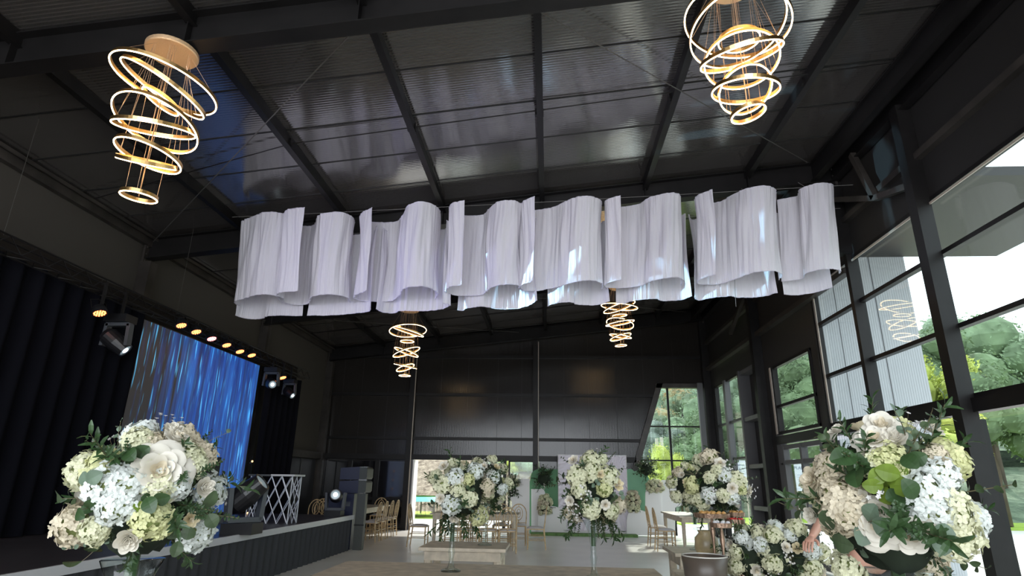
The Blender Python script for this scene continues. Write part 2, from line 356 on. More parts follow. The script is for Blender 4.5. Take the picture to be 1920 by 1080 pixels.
zr = lambda x: 5.74+.111*(x+7.5)
# ================================================================ shell
MB().box(XL-.2, XR+.15, Y0, YB+.15, -.15, 0).build('floor', 'floor', label='pale polished hall floor', kind=ST)
# ceiling sheets
cb = MB(); cb.add([(XL-.2, Y0, zr(XL-.2)), (XR+.5, Y0, zr(XR+.5)), (XR+.5, YB+.2, zr(XR+.5)), (XL-.2, YB+.2, zr(XL-.2)),
                   (XL-.2, Y0, zr(XL-.2)+.12), (XR+.5, Y0, zr(XR+.5)+.12), (XR+.5, YB+.2, zr(XR+.5)+.12), (XL-.2, YB+.2, zr(XL-.2)+.12)],
                  [(0, 1, 2, 3), (7, 6, 5, 4), (0, 4, 5, 1), (1, 5, 6, 2), (2, 6, 7, 3), (3, 7, 4, 0)])
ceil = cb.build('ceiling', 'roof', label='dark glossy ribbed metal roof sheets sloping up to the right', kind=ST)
sb = MB(); y = Y0+.3
while y < YB:
    sb.bar((XL, y, zr(XL)-.004), (XR, y, zr(XR)-.004), .014, .012); y += .95
sb.build('sheet_seam', 'seam', parent=ceil)
# purlins (run in depth) + rafters
for i, x in enumerate((-5.6, -3.72, -1.93, -.12, 1.76, 3.6)):
    b = MB(); z = zr(x)
    b.box(x-.035, x+.035, Y0, YB, z-.17, z-.002); b.box(x-.035, x+.055, Y0, YB, z-.185, z-.17)
    p = b.build('roof_purlin', 'steel', label='long black steel purlin under the roof, %s' % ('leftmost', 'second from the left', 'third from the left', 'fourth from the left', 'second from the right', 'rightmost')[i], cat='purlin', group='purlins under the roof', kind=ST)
    c = MB()
    for yy in (2.4, 7.2, 12.2, 17.1): c.box(x-.06, x+.06, yy-.03, yy+.03, z-.15, z-.05)
    c.build('cleat', 'steel', parent=p)
RY = (-.1, 4.85, 9.86, 14.65, 19.5)
names = ('behind the viewpoint', 'nearest, at the top of the photo', 'behind the white drapes', 'beyond the drapes', 'against the far wall')
for y, nm in zip(RY, names):
    b = MB(); b.ibeam((XL, y, zr(XL)-.25), (XR, y, zr(XR)-.25), .2, .40)
    for x in (-5.6, -3.72, -1.93, -.12, 1.76, 3.6): b.box(x-.006, x+.006, y-.09, y+.09, zr(x)-.44, zr(x)-.05)
    r = b.build('roof_rafter', 'steel', label='sloping black steel rafter across the hall, %s' % nm, cat='rafter', kind=ST)
    e = MB()
    for sx, xx in ((1, XL+.05), (-1, XR-.08)):
        e.box(xx-.02, xx+.02, y-.11, y+.11, zr(xx)-.55, zr(xx)-.04)
        for k in range(4):
            for dy in (-.07, .07): e.box(xx+sx*.02, xx+sx*.045, y+dy-.015, y+dy+.015, zr(xx)-.5+k*.13, zr(xx)-.47+k*.13)
    e.build('end_plate', 'steel2', parent=r)
    MB().box(XL, XL+.22, y-.1, y+.1, 0, zr(XL)-.5).build('steel_column', 'steel2', label='black steel column on the left wall, %s' % nm, cat='column', kind=ST)
    cm = MB()
    if abs(y-9.86) < .1: cm.box(XR-.22, XR, y-.1, y+.1, 5.3, zr(XR)-.5); cm.box(XR-.1, XR, y-.05, y+.05, 0, 5.3)
    else: cm.box(XR-.22, XR, y-.1, y+.1, 0, zr(XR)-.5)
    cm.build('steel_column', 'steel', label='black steel column on the right window wall, %s' % nm, cat='column', kind=ST)
MB().box(XR-.2, XR, 7.62, 7.80, 0, zr(XR)-.4).build('steel_column', 'steel', label='black intermediate column in front of the big right window', cat='column', kind=ST)
# eave beams on the right
b = MB(); b.ibeam((XR-.42, Y0, zr(XR)-.28), (XR-.42, YB, zr(XR)-.28), .12, .34); b.build('eave_beam', 'steel', label='long black eave beam beside the right roof edge, inner one', cat='beam', kind=ST)
b = MB(); b.ibeam((XR-.1, Y0, zr(XR)-.34), (XR-.1, YB, zr(XR)-.34), .14, .30); b.build('eave_beam', 'steel', label='long black eave beam on the right wall head, outer one', cat='beam', kind=ST)
b = MB(); b.bar((XL+.06, Y0, zr(XL)-.12), (XL+.06, YB, zr(XL)-.12), .1, .14); b.bar((XL+.2, Y0, zr(XL)-.06), (XL+.2, YB, zr(XL)-.06), .03, .05); b.build('eave_beam', 'steel2', label='worn steel eave channel along the top of the left wall', cat='beam', kind=ST)
# bracing struts at the right wall head
for n, (a, c) in enumerate((((XR-.15, 9.86, 6.35), (XR-.15, 8.6, 5.75)), ((XR-.15, 8.6, 5.75), (XR-.15, 7.7, 5.5)), ((XR-.15, 9.0, 6.75), (XR-.15, 8.6, 5.75)), ((XR-.15, 14.65, 6.3), (XR-.15, 16.4, 5.5)))):
    MB().bar(a, c, .09, .09).build('brace', 'steel2', label='short black brace high on the right wall, number %s from the viewer' % ('two', 'one', 'three', 'four')[n], cat='brace', kind=ST)
# back wall, split around door, windows and the slanted window
def sl(z): return 2.0+.34*z           # slanted window post
b = MB(); B0, B1 = YB, YB+.12
b.prism([(XL-.1, 2.13), (sl(2.13), 2.13), (sl(4.52), 4.52), (XR+.1, 4.52), (XR+.1, zr(XR+.1)), (XL-.1, zr(XL-.1))], 1, B0, B1)
b.prism([(-.32, 0), (sl(0), 0), (sl(2.13), 2.13), (-.32, 2.13)], 1, B0, B1)
b.prism([(XL-.1, 0), (-4.52, 0), (-4.52, 2.13), (XL-.1, 2.13)], 1, B0+.05, B1)
b.prism([(4.95, 0), (XR+.1, 0), (XR+.1, 4.52), (4.95, 4.52)], 1, B0, B1)
wb = b.build('wall_back', 'backwall', label='far end wall of dark glossy ribbed sheet', kind=ST)
b = MB()
for x in (-6.95, -6.3, -5.4, -3.6, -2.7, -1.7, -.9, .5, 1.3, 2.2, 3.1, 4.1): b.box(x-.004, x+.004, B0-.004, B0, 2.2, zr(x)-.4)
b.build('sheet_seam', 'seam', parent=wb)
tn = [0]
def trim(b, m_, label):
    tn[0] += 1; return b.build('trim_%d' % tn[0], m_, label=label, kind=ST)
for z, xe in ((5.47, XR), (4.2, sl(4.2)), (2.78, sl(2.78))):
    trim(MB().box(XL, xe, B0-.1, B0, z-.045, z+.045), 'steel', 'horizontal black girt on the far wall at %s height' % {5.47: 'top', 4.2: 'middle', 2.78: 'lower'}[z])
trim(MB().box(XL, sl(2.17), B0-.12, B0, 2.11, 2.27), 'steel', 'black head beam above the far door and windows')
for x, nm in ((-4.52, 'left of the open door'), (-.42, 'right of the far windows')):
    b = MB(); b.ibeam((x, B0-.1, 0.0), (x, B0-.1, zr(x)-.5), .16, .2) if False else b.box(x-.1, x+.06, B0-.2, B0-.001, 0, zr(x)-.5)
    t_ = trim(b, 'steel', 'tall black post on the far wall, %s' % nm)
    MB().box(x+.061, x+.085, B0-.16, B0-.13, .0, zr(x)-.55).build('lit_flange_edge', 'edge', parent=t_)  # pale strip paints the light caught by the post's flange edge
# slanted window
def slbar(b, off0, off1, y0, y1, z0, z1):
    b.prism([(sl(z0)+off0, z0), (sl(z0)+off1, z0), (sl(z1)+off1, z1), (sl(z1)+off0, z1)], 1, y0, y1)
b = MB(); slbar(b, -.05, .14, B0-.12, B0+.1, 0, 4.6); b.box(sl(4.52)-.05, XR-.2, B0-.12, B0+.1, 4.46, 4.60)
t_ = trim(b, 'steel2', 'wide dark frame of the slanted far window'); 
w = MB(); w.prism([(sl(0)+.1, 0), (4.95, 0), (4.95, 4.48), (sl(4.48)+.1, 4.48)], 1, B0+.04, B0+.052)
win1 = w.build('window_1', 'glass', label='tall far window with one slanted side, trees behind', kind=ST)
b = MB(); b.box(3.83, 3.89, B0, B0+.08, 0, 4.48)
for z in (3.24, 2.19, 1.1): b.box(sl(z)+.1, 4.95, B0+.005, B0+.075, z-.022, z+.022)
b.box(4.9, 4.97, B0, B0+.08, 0, 4.48); b.build('window_frame', 'steel', parent=win1)
b = MB(); b.bar((XR-.35, B0-.22, 0), (XR-.35, B0-.22, 4.6), .16, .14, (0, 1, 0)); trim(b, 'greysteel', 'grey corner post between the slanted window and the right wall')
# openings: door frame and two windows
b = MB(); b.box(-4.47, -4.40, B0-.05, B0+.14, 0, 2.13); b.box(-2.47, -2.38, B0-.05, B0+.14, 0, 2.13)
d1 = b.build('door_1', 'greysteel', label='open doorway in the far wall giving on the lawn', kind=ST)
MB().box(-4.38, -4.33, B0-.06, B0+.5, 0, 2.1).build('door_leaf', 'whiteboard', parent=d1)
for n, (x0, x1) in enumerate(((-2.38, -1.42), (-1.30, -.40))):
    w = MB().box(x0, x1, B0+.04, B0+.052, 0, 2.13).build('window_%d' % (n+2), 'glass', label='small far window %s, bank and bushes behind' % ('next to the open door', 'left of the white curtain backdrop')[n], kind=ST)
    b = MB(); b.box(x0, x0+.05, B0, B0+.1, 0, 2.13); b.box(x1-.05, x1+.05, B0, B0+.1, 0, 2.13); b.box(x0, x1, B0, B0+.1, .93, 1.02); b.box(x0, x1, B0, B0+.1, 2.08, 2.13); b.build('window_frame', 'steel', parent=w)
# dark glazed panels left of the door
for n, (x0, x1) in enumerate(((-7.3, -6.5), (-6.4, -5.6), (-5.5, -4.62))):
    w = MB().box(x0, x1, B0-.0, B0+.03, .05, 2.05).build('window_%d' % (n+4), 'darkglass', label='dark reflecting glazed panel of the far wall, %s' % ('behind the gold chair backs', 'behind the loudspeakers', 'left of the open door')[n], kind=ST)
    b = MB(); b.box(x0-.05, x0+.02, B0-.05, B0, 0, 2.1); b.box(x1-.02, x1+.05, B0-.05, B0, 0, 2.1); b.box(x0, x1, B0-.05, B0, .86, .95); b.build('window_frame', 'steel', parent=w)
# left wall
b = MB(); b.prism([(Y0, 0), (YB+.1, 0), (YB+.1, zr(XL)), (Y0, zr(XL))], 0, XL-.15, XL)
wl = b.build('wall_left', 'sidewall', label='dark taupe left side wall above the stage', kind=ST)
trim(MB().box(XL, XL+.16, 15.6, YB, 2.08, 2.28), 'steel2', 'worn steel lintel on the left wall beyond the stage')
d2 = MB().box(XL, XL+.05, 17.0, 19.3, 0, 2.05).build('door_2', 'blackplastic', label='dark double door in the left wall beyond the stage', kind=ST)
MB().box(XL+.05, XL+.07, 18.13, 18.17, 0, 2.05).build('door_edge', 'greysteel', parent=d2)
# right wall: cladding with openings (Y,Z)
b = MB(); X0, X1 = XR, XR+.12; ZT = zr(XR)
def yz(y0, y1, z0, z1): b.box(X0, X1, y0, y1, z0, z1)
yz(Y0, YB, 5.27, ZT); yz(11.62, 11.9, 0, 5.27); yz(11.9, 14.3, 4.12, 5.27); yz(14.3, 14.85, 0, 5.27); yz(16.5, YB, 4.42, 5.27); yz(19.0, YB, 0, 4.42)
yz(14.85, 16.5, 4.4, 5.27)
b.box(X0+.25, X0+.35, 14.8, 16.55, 0, 4.42)       # back of the recess
yz(Y0, 2.0, 0, 5.27)
wr = b.build('wall_right', 'darkclad', label='dark clad right wall between the tall windows', kind=ST)
for z in (5.9,):
    trim(MB().box(XR-.1, XR, Y0, YB, z-.05, z+.05), 'steel2', 'upper black girt along the right wall')
trim(MB().box(XR-.14, XR, 9.9, YB, 4.98, 5.08), 'steel2', 'black girt above the far right windows')
def pane(nm, y0, y1, z0, z1, label):
    return MB().box(XR+.05, XR+.062, y0, y1, z0, z1).build(nm, 'glass', label=label, kind=ST)
FW = .06
def frame(parent, ys, zs, y0, y1, z0, z1, fw=FW, m_='steel'):
    b = MB()
    for y in ys: b.box(XR-.02, XR+.1, y-fw/2, y+fw/2, z0, z1)
    for z in zs: b.box(XR-.01, XR+.09, y0, y1, z-fw/2, z+fw/2)
    return b.build('window_frame', m_, parent=parent)
wA = pane('window_7', 2.0, 11.55, 2.55, 5.27, 'big upper right window reflecting a chandelier and a white drape')
frame(wA, (2.05, 3.9, 5.75, 9.86, 11.52), (3.46, 4.46, 5.24, 2.58), 2.0, 11.55, 2.55, 5.27)
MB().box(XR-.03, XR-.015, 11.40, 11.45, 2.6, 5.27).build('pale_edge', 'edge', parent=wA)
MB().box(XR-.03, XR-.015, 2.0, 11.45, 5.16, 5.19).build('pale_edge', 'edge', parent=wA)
wA2 = pane('window_8', 2.0, 11.55, 0, 2.3, 'lower right window behind the near right flowers')
frame(wA2, (2.05, 3.9, 5.75, 7.7, 9.86, 11.52), (.05,), 2.0, 11.55, 0, 2.3)
MB().box(XR-.03, XR-.015, 11.38, 11.44, 0, 2.3).build('pale_edge', 'edge', parent=wA2)
trim(MB().box(XR-.06, XR+.1, 2.0, 14.3, 2.38, 2.55), 'steel', 'thick black transom beam of the right windows')
wB = pane('window_9', 11.95, 14.25, 2.6, 4.12, 'right window above the double door, forest behind')
frame(wB, (11.98, 14.05), (3.2, 4.1, 2.62), 11.95, 14.25, 2.6, 4.12)
MB().box(XR-.03, XR-.015, 14.12, 14.2, 2.6, 4.12).build('pale_edge', 'edge', parent=wB)
dB = pane('door_3', 11.95, 14.1, 0, 2.3, 'glazed double door in the right wall below a window')
b = MB()
for y in (12.0, 12.98, 13.95): b.box(XR-.03, XR+.1, y-.05, y+.05, 0, 2.32)
for z in (.06, .72, 1.98, 2.3): b.box(XR-.02, XR+.09, 11.95, 14.05, z-.045, z+.045)
b.box(XR-.03, XR+.1, 14.0, 14.25, 0, 2.4); b.build('door_frame', 'greysteel', parent=dB)
h = MB()
for z in (.5, 1.15, 1.95): h.box(XR-.05, XR-.02, 14.0, 14.1, z-.02, z+.02)
h.build('hinge', 'steel', parent=dB)
wC = pane('window_10', 16.5, 19.0, 0, 4.42, 'right window in the far corner beside the slanted window')
frame(wC, (16.53, 18.97), (3.2, 2.19, 4.4, .05), 16.5, 19.0, 0, 4.42)
MB().box(XR-.06, XR+.1, 17.75, 17.95, 0, 4.42).build('mullion', 'greysteel', parent=wC)
# recess girts between door and corner window
for z, nm in ((4.38, 'topmost'), (3.14, 'second from the top'), (1.95, 'third from the top'), (.95, 'lowest')):
    trim(MB().box(XR-.02, XR+.25, 14.8, 16.55, z-.05, z+.05), 'greysteel', 'grey ledge in the dark recess of the right wall, %s' % nm)
trim(MB().box(XR-.05, XR+.3, 16.42, 16.54, 0, 4.45), 'greysteel', 'grey post between recess and corner window')
# ---------------------------------------------------------------- cables under the roof
def cable(label, pts, r, m_='wire', name='bracing_cable', cat='cable', group=None):
    return MB().tube(pts, r, 5).build(name, m_, label=label, cat=cat, group=group)
def zc(x): return zr(x)-.22
cable('thin diagonal bracing cable under the roof, upper left of the drapes', [(-7.2, 9.6, zc(-7.2)), (-1.9, 4.95, zc(-1.9))], .008)
cable('thin diagonal bracing cable under the roof, running down to the right of the drapes', [(-.3, 4.98, zc(-.3)), (4.5, 9.4, zc(4.5))], .008)
cable('thin diagonal bracing cable beyond the drapes on the left', [(-7.2, 14.8, zc(-7.2)), (-1.0, 19.3, zc(-1))], .008)
cable('thin diagonal bracing cable beyond the drapes on the right', [(-1.5, 14.8, zc(-1.5)), (4.5, 19.0, zc(4.5))], .008)
cable('dark tie rod between the purlins in front of the drapes', [(XL+.3, 8.1, zr(XL+.3)-.1), (-3.7, 7.25, zr(-3.7)-.1), (XR-.52, 7.0, zr(XR-.52)-.1)], .009, 'steel')
cable('dark tie rod between the purlins beyond the drapes', [(XL+.3, 17.1, zr(XL+.3)-.1), (XR-.52, 17.1, zr(XR-.52)-.1)], .011, 'steel')
# ---------------------------------------------------------------- outside
MB().box(-40, 5.1, YB+.15, 26.0, -.18, -.04).build('patio', 'patio', label='pale concrete patio outside the far door', kind=ST)
MB().box(5.36, 60, -20, 26.0, -.18, -.04).build('patio', 'patio', label='pale concrete forecourt outside the right windows', kind=ST)
MB().box(-60, 70, 26.0, 31.5, -.18, -.02).build('lawn', 'grass', label='strip of bright green lawn behind the hall', kind='stuff')
def hillmesh(fn, nu, nv, seed, amp, sc):
    def g(u, v):
        p = fn(u, v); n = noise.noise(Vector((p[0]*sc, p[1]*sc, seed)))+.5*noise.noise(Vector((p[0]*sc*2.3, p[1]*sc*2.3, seed+5)))
        return (p[0], p[1], p[2]+amp*n*min(1, v*4))
    return MB().grid(g, nu, nv)
hillmesh(lambda u, v: (-60+62*u, 31.5+12*v, -.1+6.4*v), 60, 24, 3, .25, .5).build('gravel_bank', 'gravel', smooth=True, label='beige gravel bank rising behind the lawn', kind=ST)
hillmesh(lambda u, v: (-60+140*u, 44+46*v, 4+14*v+6*u*v), 80, 30, 9, 2.2, .12).build('forest_hill', 'forest', smooth=True, label='forested hillside beyond the hall', kind=ST)
hillmesh(lambda u, v: (0+150*u, 31.5+13*v, -.1+3*v), 60, 16, 12, .6, .2).build('bush_slope', 'forest', smooth=True, label='green slope right of the gravel bank', kind=ST)
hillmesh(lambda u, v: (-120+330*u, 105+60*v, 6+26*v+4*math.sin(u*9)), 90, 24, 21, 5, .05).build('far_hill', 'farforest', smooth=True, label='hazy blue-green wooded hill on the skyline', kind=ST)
hillmesh(lambda u, v: (30+45*v, -30+150*u, 0+17*v), 80, 30, 31, 2.2, .12).build('side_hill', 'forest', smooth=True, label='forested hillside right of the hall', kind=ST)
# trees
def crown_mesh(name, seed, m_, n=4200, ls=.085, squash=.9):
    rnd = random.Random(seed); b = MB(); blobs = []
    for k in range(16):
        d = Vector((rnd.gauss(0, 1), rnd.gauss(0, 1), rnd.gauss(0, .8))).normalized(); blobs.append((d*rnd.uniform(.25, .72), rnd.uniform(.26, .42)))
    for c, r in blobs: b.sphere(c, r*.86, 8, 6)
    for k in range(n):
        c, r = rnd.choice(blobs); d = Vector((rnd.gauss(0, 1), rnd.gauss(0, 1), rnd.gauss(0, 1)+.2)).normalized(); p = c+d*r*rnd.uniform(.85, 1.12)
        a = (d+Vector((rnd.uniform(-1, 1), rnd.uniform(-1, 1), rnd.uniform(-.5, 1)))).normalized(); q = a.orthogonal().normalized(); w_ = a.cross(q); s_ = ls*rnd.uniform(.5, 1)
        b.add([p-q*s_*.4, p-w_*s_*.25, p+q*s_*.6, p+w_*s_*.25], [(0, 1, 2, 3)])
    for i, v in enumerate(b.v): b.v[i] = (v[0], v[1], v[2]*squash)
    return b.mesh(name, m_)
CR = {k: crown_mesh('crown', i+1, k) for i, k in enumerate(('leaf_a', 'leaf_b', 'leaf_c', 'leaf_d', 'leaf_e', 'leaf_g'))}
trunk_me = MB().tube([(0, 0, 0), (.03, .02, .5), (0, 0, 1)], [.07, .05, .03], 7).mesh('trunk', 'bark', True)
desc = dict(leaf_a='dark green', leaf_b='mid green', leaf_c='bright yellow-green', leaf_d='grey-green', leaf_e='orange-topped', leaf_g='pale green')
def tree(px, py, Y, rad, kind, where, base=0.0, sq=1.0):
    c = PY(px, py, Y); r = thing('tree', '%s bushy tree %s' % (desc[kind], where), 'tree', (c.x, c.y, base), group='trees outside the windows')
    put('crown', CR[kind], r, (0, 0, c.z-base), Quaternion((0, 0, 1), random.uniform(0, 6)), (rad, rad, rad*sq))
    put('trunk', trunk_me, r, (0, 0, 0), scale=(2.5*rad/3, 2.5*rad/3, c.z-base)); return r
sw = 'seen through the slanted window'
tree(1290, 765, 52, 3.0, 'leaf_e', 'in the middle, '+sw, 3); tree(1232, 800, 46, 2.4, 'leaf_e', 'lower left of the other orange one, '+sw, 3)
tree(1215, 745, 62, 3.4, 'leaf_g', 'at the upper left corner, '+sw, 5); tree(1270, 735, 70, 3.2, 'leaf_b', 'highest and rounded, '+sw, 6)
tree(1325, 745, 58, 3.2, 'leaf_g', 'at the upper right corner, '+sw, 5)
tree(1300, 810, 42, 3.4, 'leaf_b', 'below the orange-topped one, '+sw, 1.5); tree(1240, 840, 40, 2.6, 'leaf_d', 'above the yellow bush, '+sw, 1.5)
tree(1310, 860, 38, 3.0, 'leaf_a', 'at the lower right, '+sw, 1); tree(1245, 880, 30, 1.35, 'leaf_c', 'low and in front, '+sw, 0, 1.3); tree(1222, 900, 29, .8, 'leaf_c', 'smallest, behind the green panel, '+sw)
tree(1275, 895, 32, 1.2, 'leaf_c', 'behind the white panels, '+sw)
for i, (px, py, Y, r_, k, wh) in enumerate(((1355, 765, 50, 3.3, 'leaf_g', 'behind the left part of the far corner window'), (1385, 740, 58, 3.6, 'leaf_g', 'high behind the right part of the far corner window'),
        (1360, 830, 40, 3.0, 'leaf_a', 'low behind the far corner window, left'), (1388, 830, 42, 2.6, 'leaf_b', 'low behind the far corner window, right'), (1385, 790, 46, 2.8, 'leaf_b', 'halfway up the far corner window'),
        (1475, 700, 42, 4.2, 'leaf_b', 'behind the top left of the window over the double door'), (1510, 690, 46, 4.2, 'leaf_g', 'behind the top right of the window over the double door'), (1490, 775, 36, 3.6, 'leaf_a', 'behind the lower half of the window over the double door'),
        (1530, 800, 38, 3.0, 'leaf_d', 'behind the right edge of the window over the double door'), (1478, 850, 32, 2.6, 'leaf_a', 'behind the left leaf of the double door'), (1520, 860, 34, 2.6, 'leaf_b', 'behind the right leaf of the double door'),
        (1752, 720, 30, 2.6, 'leaf_c', 'just right of the grey annex, low'), (1750, 660, 44, 3.6, 'leaf_g', 'just right of the grey annex, high'), (1790, 720, 34, 3.4, 'leaf_a', 'at the right edge, behind the big window'),
        (1830, 690, 40, 4.6, 'leaf_b', 'farthest right, behind the big window'), (1755, 825, 26, 2.2, 'leaf_c', 'low behind the near right flowers'), (1850, 800, 28, 2.8, 'leaf_a', 'low at the right edge'))):
    tree(px, py, Y, r_, k, wh, 0)
for px, py, r_, k, wh in ((935, 868, .9, 'leaf_b', 'on the bank above the first small far window'), (960, 872, 1.2, 'leaf_c', 'on the bank left in the second small far window'), (985, 868, 1.4, 'leaf_g', 'on the bank in the middle of the second small far window'),
                       (1000, 890, 1.3, 'leaf_c', 'on the bank right in the second small far window'), (975, 895, 1.0, 'leaf_g', 'lower on the bank in the second small far window')):
    tree(px, py, 36, r_, k, wh, 1.8)
# thin pale birch-like trunks
for i, (px, y0, y1) in enumerate(((1231, 822, 880), (1240, 820, 890), (1313, 770, 900))):
    a = PY(px, y0, 36); c = PY(px, y1, 36)
    MB().tube([(a.x, 36, 0), (a.x, 36, a.z)], .10 if i < 2 else .05, 7).build('bare_trunk', 'pale_bark', label='bare pale trunk outside the slanted window, %s' % ('leftmost of three', 'middle of three', 'rightmost and thinnest')[i], cat='tree')
# trampoline
tr = thing('trampoline', 'round trampoline with teal pad on the lawn outside the far door', 'trampoline', (PY(770, 945, 27).x, 27.6, 0))
b = MB(); n = 32
for i in range(n):
    a0, a1 = 2*PI*i/n, 2*PI*(i+1)/n
    for r0, r1, z0, z1 in ((1.35, 1.75, .62, .80),): b.add([(r0*math.cos(a0), r0*math.sin(a0), z1), (r1*math.cos(a0), r1*math.sin(a0), z0), (r1*math.cos(a1), r1*math.sin(a1), z0), (r0*math.cos(a1), r0*math.sin(a1), z1)], [(0, 1, 2, 3)])
b.build('pad', 'teal', tr); b = MB()
b.lathe([(0, .74), (1.4, .74)], 24); b.build('mat', 'blackplastic', tr)
for i in range(8):
    a = i*PI/4; MB().tube([(1.6*math.cos(a), 1.6*math.sin(a), 0), (1.6*math.cos(a), 1.6*math.sin(a), .65)], .03, 6).build('leg', 'greysteel', tr)
b = MB()
for i in range(60):
    a = 2*PI*i/60; b.tube([(1.66*math.cos(a), 1.66*math.sin(a), .05), (1.66*math.cos(a), 1.66*math.sin(a), .6)], .008, 3)
b.build('skirt', 'net', tr)
# grey ribbed annex outside the big window
b = MB(); b.box(XR+.16, 7.2, 11.7, 11.85, -.04, 8.2); ann = b.build('annex_wall', 'extwall', label='pale grey ribbed annex wall outside the big right window', cat='wall', kind=ST)
b = MB(); b.box(6.50, 6.508, 11.69, 11.7, 0, 8.2); b.box(5.72, 5.726, 11.69, 11.7, 0, 8.2); b.build('sheet_seam', 'greysteel', parent=ann)
MB().box(XR+.16, 9.0, 8.3, 11.69, 5.95, 6.1).build('annex_canopy', 'darkclad', label='dark canopy beside the annex outside the big right window', cat='canopy', kind=ST)
# signs
def sign(px0, px1, py0, py1, Y, label):
    a = PY(px0, py0, Y); c = PY(px1, py1, Y); w_ = c.x-a.x; h_ = a.z-c.z
    s = thing('welcome_sign', label, 'sign', ((a.x+c.x)/2, Y, 0))
    MB().box(-w_/2, w_/2, 0, .03, c.z, a.z).build('board', 'sign', s)
    for x in (-w_*.4, w_*.4): MB().bar((x, .08, 0), (x, .04, a.z), .03, .03).build('leg', 'edge', s)
    return s, w_, h_, c.z
def squiggle(b, x0, x1, z, h, n, y=-.004, r=.006):
    pts = [(x0+(x1-x0)*i/(n*6), y, z+h*.5*math.sin(i*1.05)*(1 if (i//6) % 2 else .6)) for i in range(n*6+1)]; b.tube(pts, r, 4)
s, w_, h_, z0 = sign(1377, 1404, 863, 929, 20.9, 'white sign with script lettering and a green leaf outside the far corner window')
b = MB(); squiggle(b, -w_*.3, w_*.38, z0+h_*.86, h_*.05, 8); squiggle(b, w_*.1, w_*.3, z0+h_*.76, h_*.04, 3); b.build('lettering', 'ink', s)
b = MB()
for k in range(4): b.box(-w_*.3, w_*.35, -.004, 0, z0+h_*(.68-.07*k), z0+h_*(.685-.07*k))
b.build('text_line', 'ink', s); MB().lathe([(0, 0), (.075, .0)], 14).build('leaf_motif', 'euc', s, loc=(w_*.3, -.02, z0+h_*.40)).rotation_euler = (PI/2, 0, 0)
s, w_, h_, z0 = sign(1487, 1513, 861, 921, 17.0, 'white sign lettered in capitals outside the glazed double door')
tx = bpy.data.curves.new('lettering', 'FONT'); tx.body = 'PLAN'; tx.size = .11; tx.align_x = 'CENTER'; tx.extrude = .001; tx.materials.append(M['ink'])
t0 = bpy.data.objects.new('lettering_curve', tx); COL.objects.link(t0); dg = bpy.context.evaluated_depsgraph_get(); tme = bpy.data.meshes.new_from_object(t0.evaluated_get(dg)); bpy.data.objects.remove(t0)
t_ = put('lettering', tme, s); t_.location = (0, -.006, z0+h_*.68); t_.rotation_euler = (PI/2, 0, 0)
b = MB()
for k in range(5): b.box(-w_*.3, w_*.3, -.004, 0, z0+h_*(.5-.07*k), z0+h_*(.506-.07*k))
b.build('text_line', 'ink', s)
# ================================================================ hanging drapes
ztop = lambda x: 5.72+.042*(x+4.7)
def drape(path, label, dz=0, hgt=1.43, hem=(0, 0), seed=0, row='front'):
    pts = crom([(x, y, 0) for x, y in path], 40); rnd = random.Random(seed)
    L = [0]
    for a, c in zip(pts, pts[1:]): L.append(L[-1]+(c-a).length)
    n = max(60, int(L[-1]/.011)); res = []; j = 0
    for i in range(n+1):
        t = L[-1]*i/n
        while j < len(L)-2 and L[j+1] < t: j += 1
        f_ = (t-L[j])/max(1e-6, L[j+1]-L[j]); res.append((pts[j].lerp(pts[j+1], f_), t))
    tan = [(res[min(i+1, n)][0]-res[max(i-1, 0)][0]).normalized() for i in range(n+1)]
    nv = 22; vs = []; fs = []
    cx_ = sum(p.x for p, _ in res)/len(res)
    for k in range(nv+1):
        v = k/nv
        for i in range(n+1):
            p, t = res[i]; nr = Vector((-tan[i].y, tan[i].x, 0))
            edge = max(0, 1-min(v, 1-v)*3.2)
            fine = math.sin(t*2*PI/.036+3*noise.noise(Vector((t*3, v*.7, seed))))*.0035*(.35+edge)
            fold = noise.noise(Vector((t*7+v*.8, v*1.1, seed+9)))*.065*math.sin(PI*min(1, v*1.05))+noise.noise(Vector((t*19+v, v*1.5, seed+3)))*.026
            q = p+nr*(fine+fold)
            x = q.x+hem[0]*v+(q.x-cx_)*.03*math.sin(PI*v)*-1; yv = q.y+hem[1]*v
            vs.append((x, yv, ztop(p.x)+dz-hgt*v*(1+.012*noise.noise(Vector((t*1.5, 3, seed))))))
    for k in range(nv):
        for i in range(n): a = k*(n+1)+i; fs.append((a, a+1, a+n+2, a+n+1))
    b = MB(); b.add(vs, fs); o = b.build('hanging_drape', 'drape', smooth=True, label=label, cat='drape', group='white serpentine drapes below the roof')
    bot = vs[nv*(n+1):][::2]; top = vs[:n+1][::3]
    MB().tube(bot, .006, 4).build('bottom_hem', 'hem', o, smooth=True)
    MB().tube(top, .008, 4).build('top_rail', 'hem', o, smooth=True)
    return o
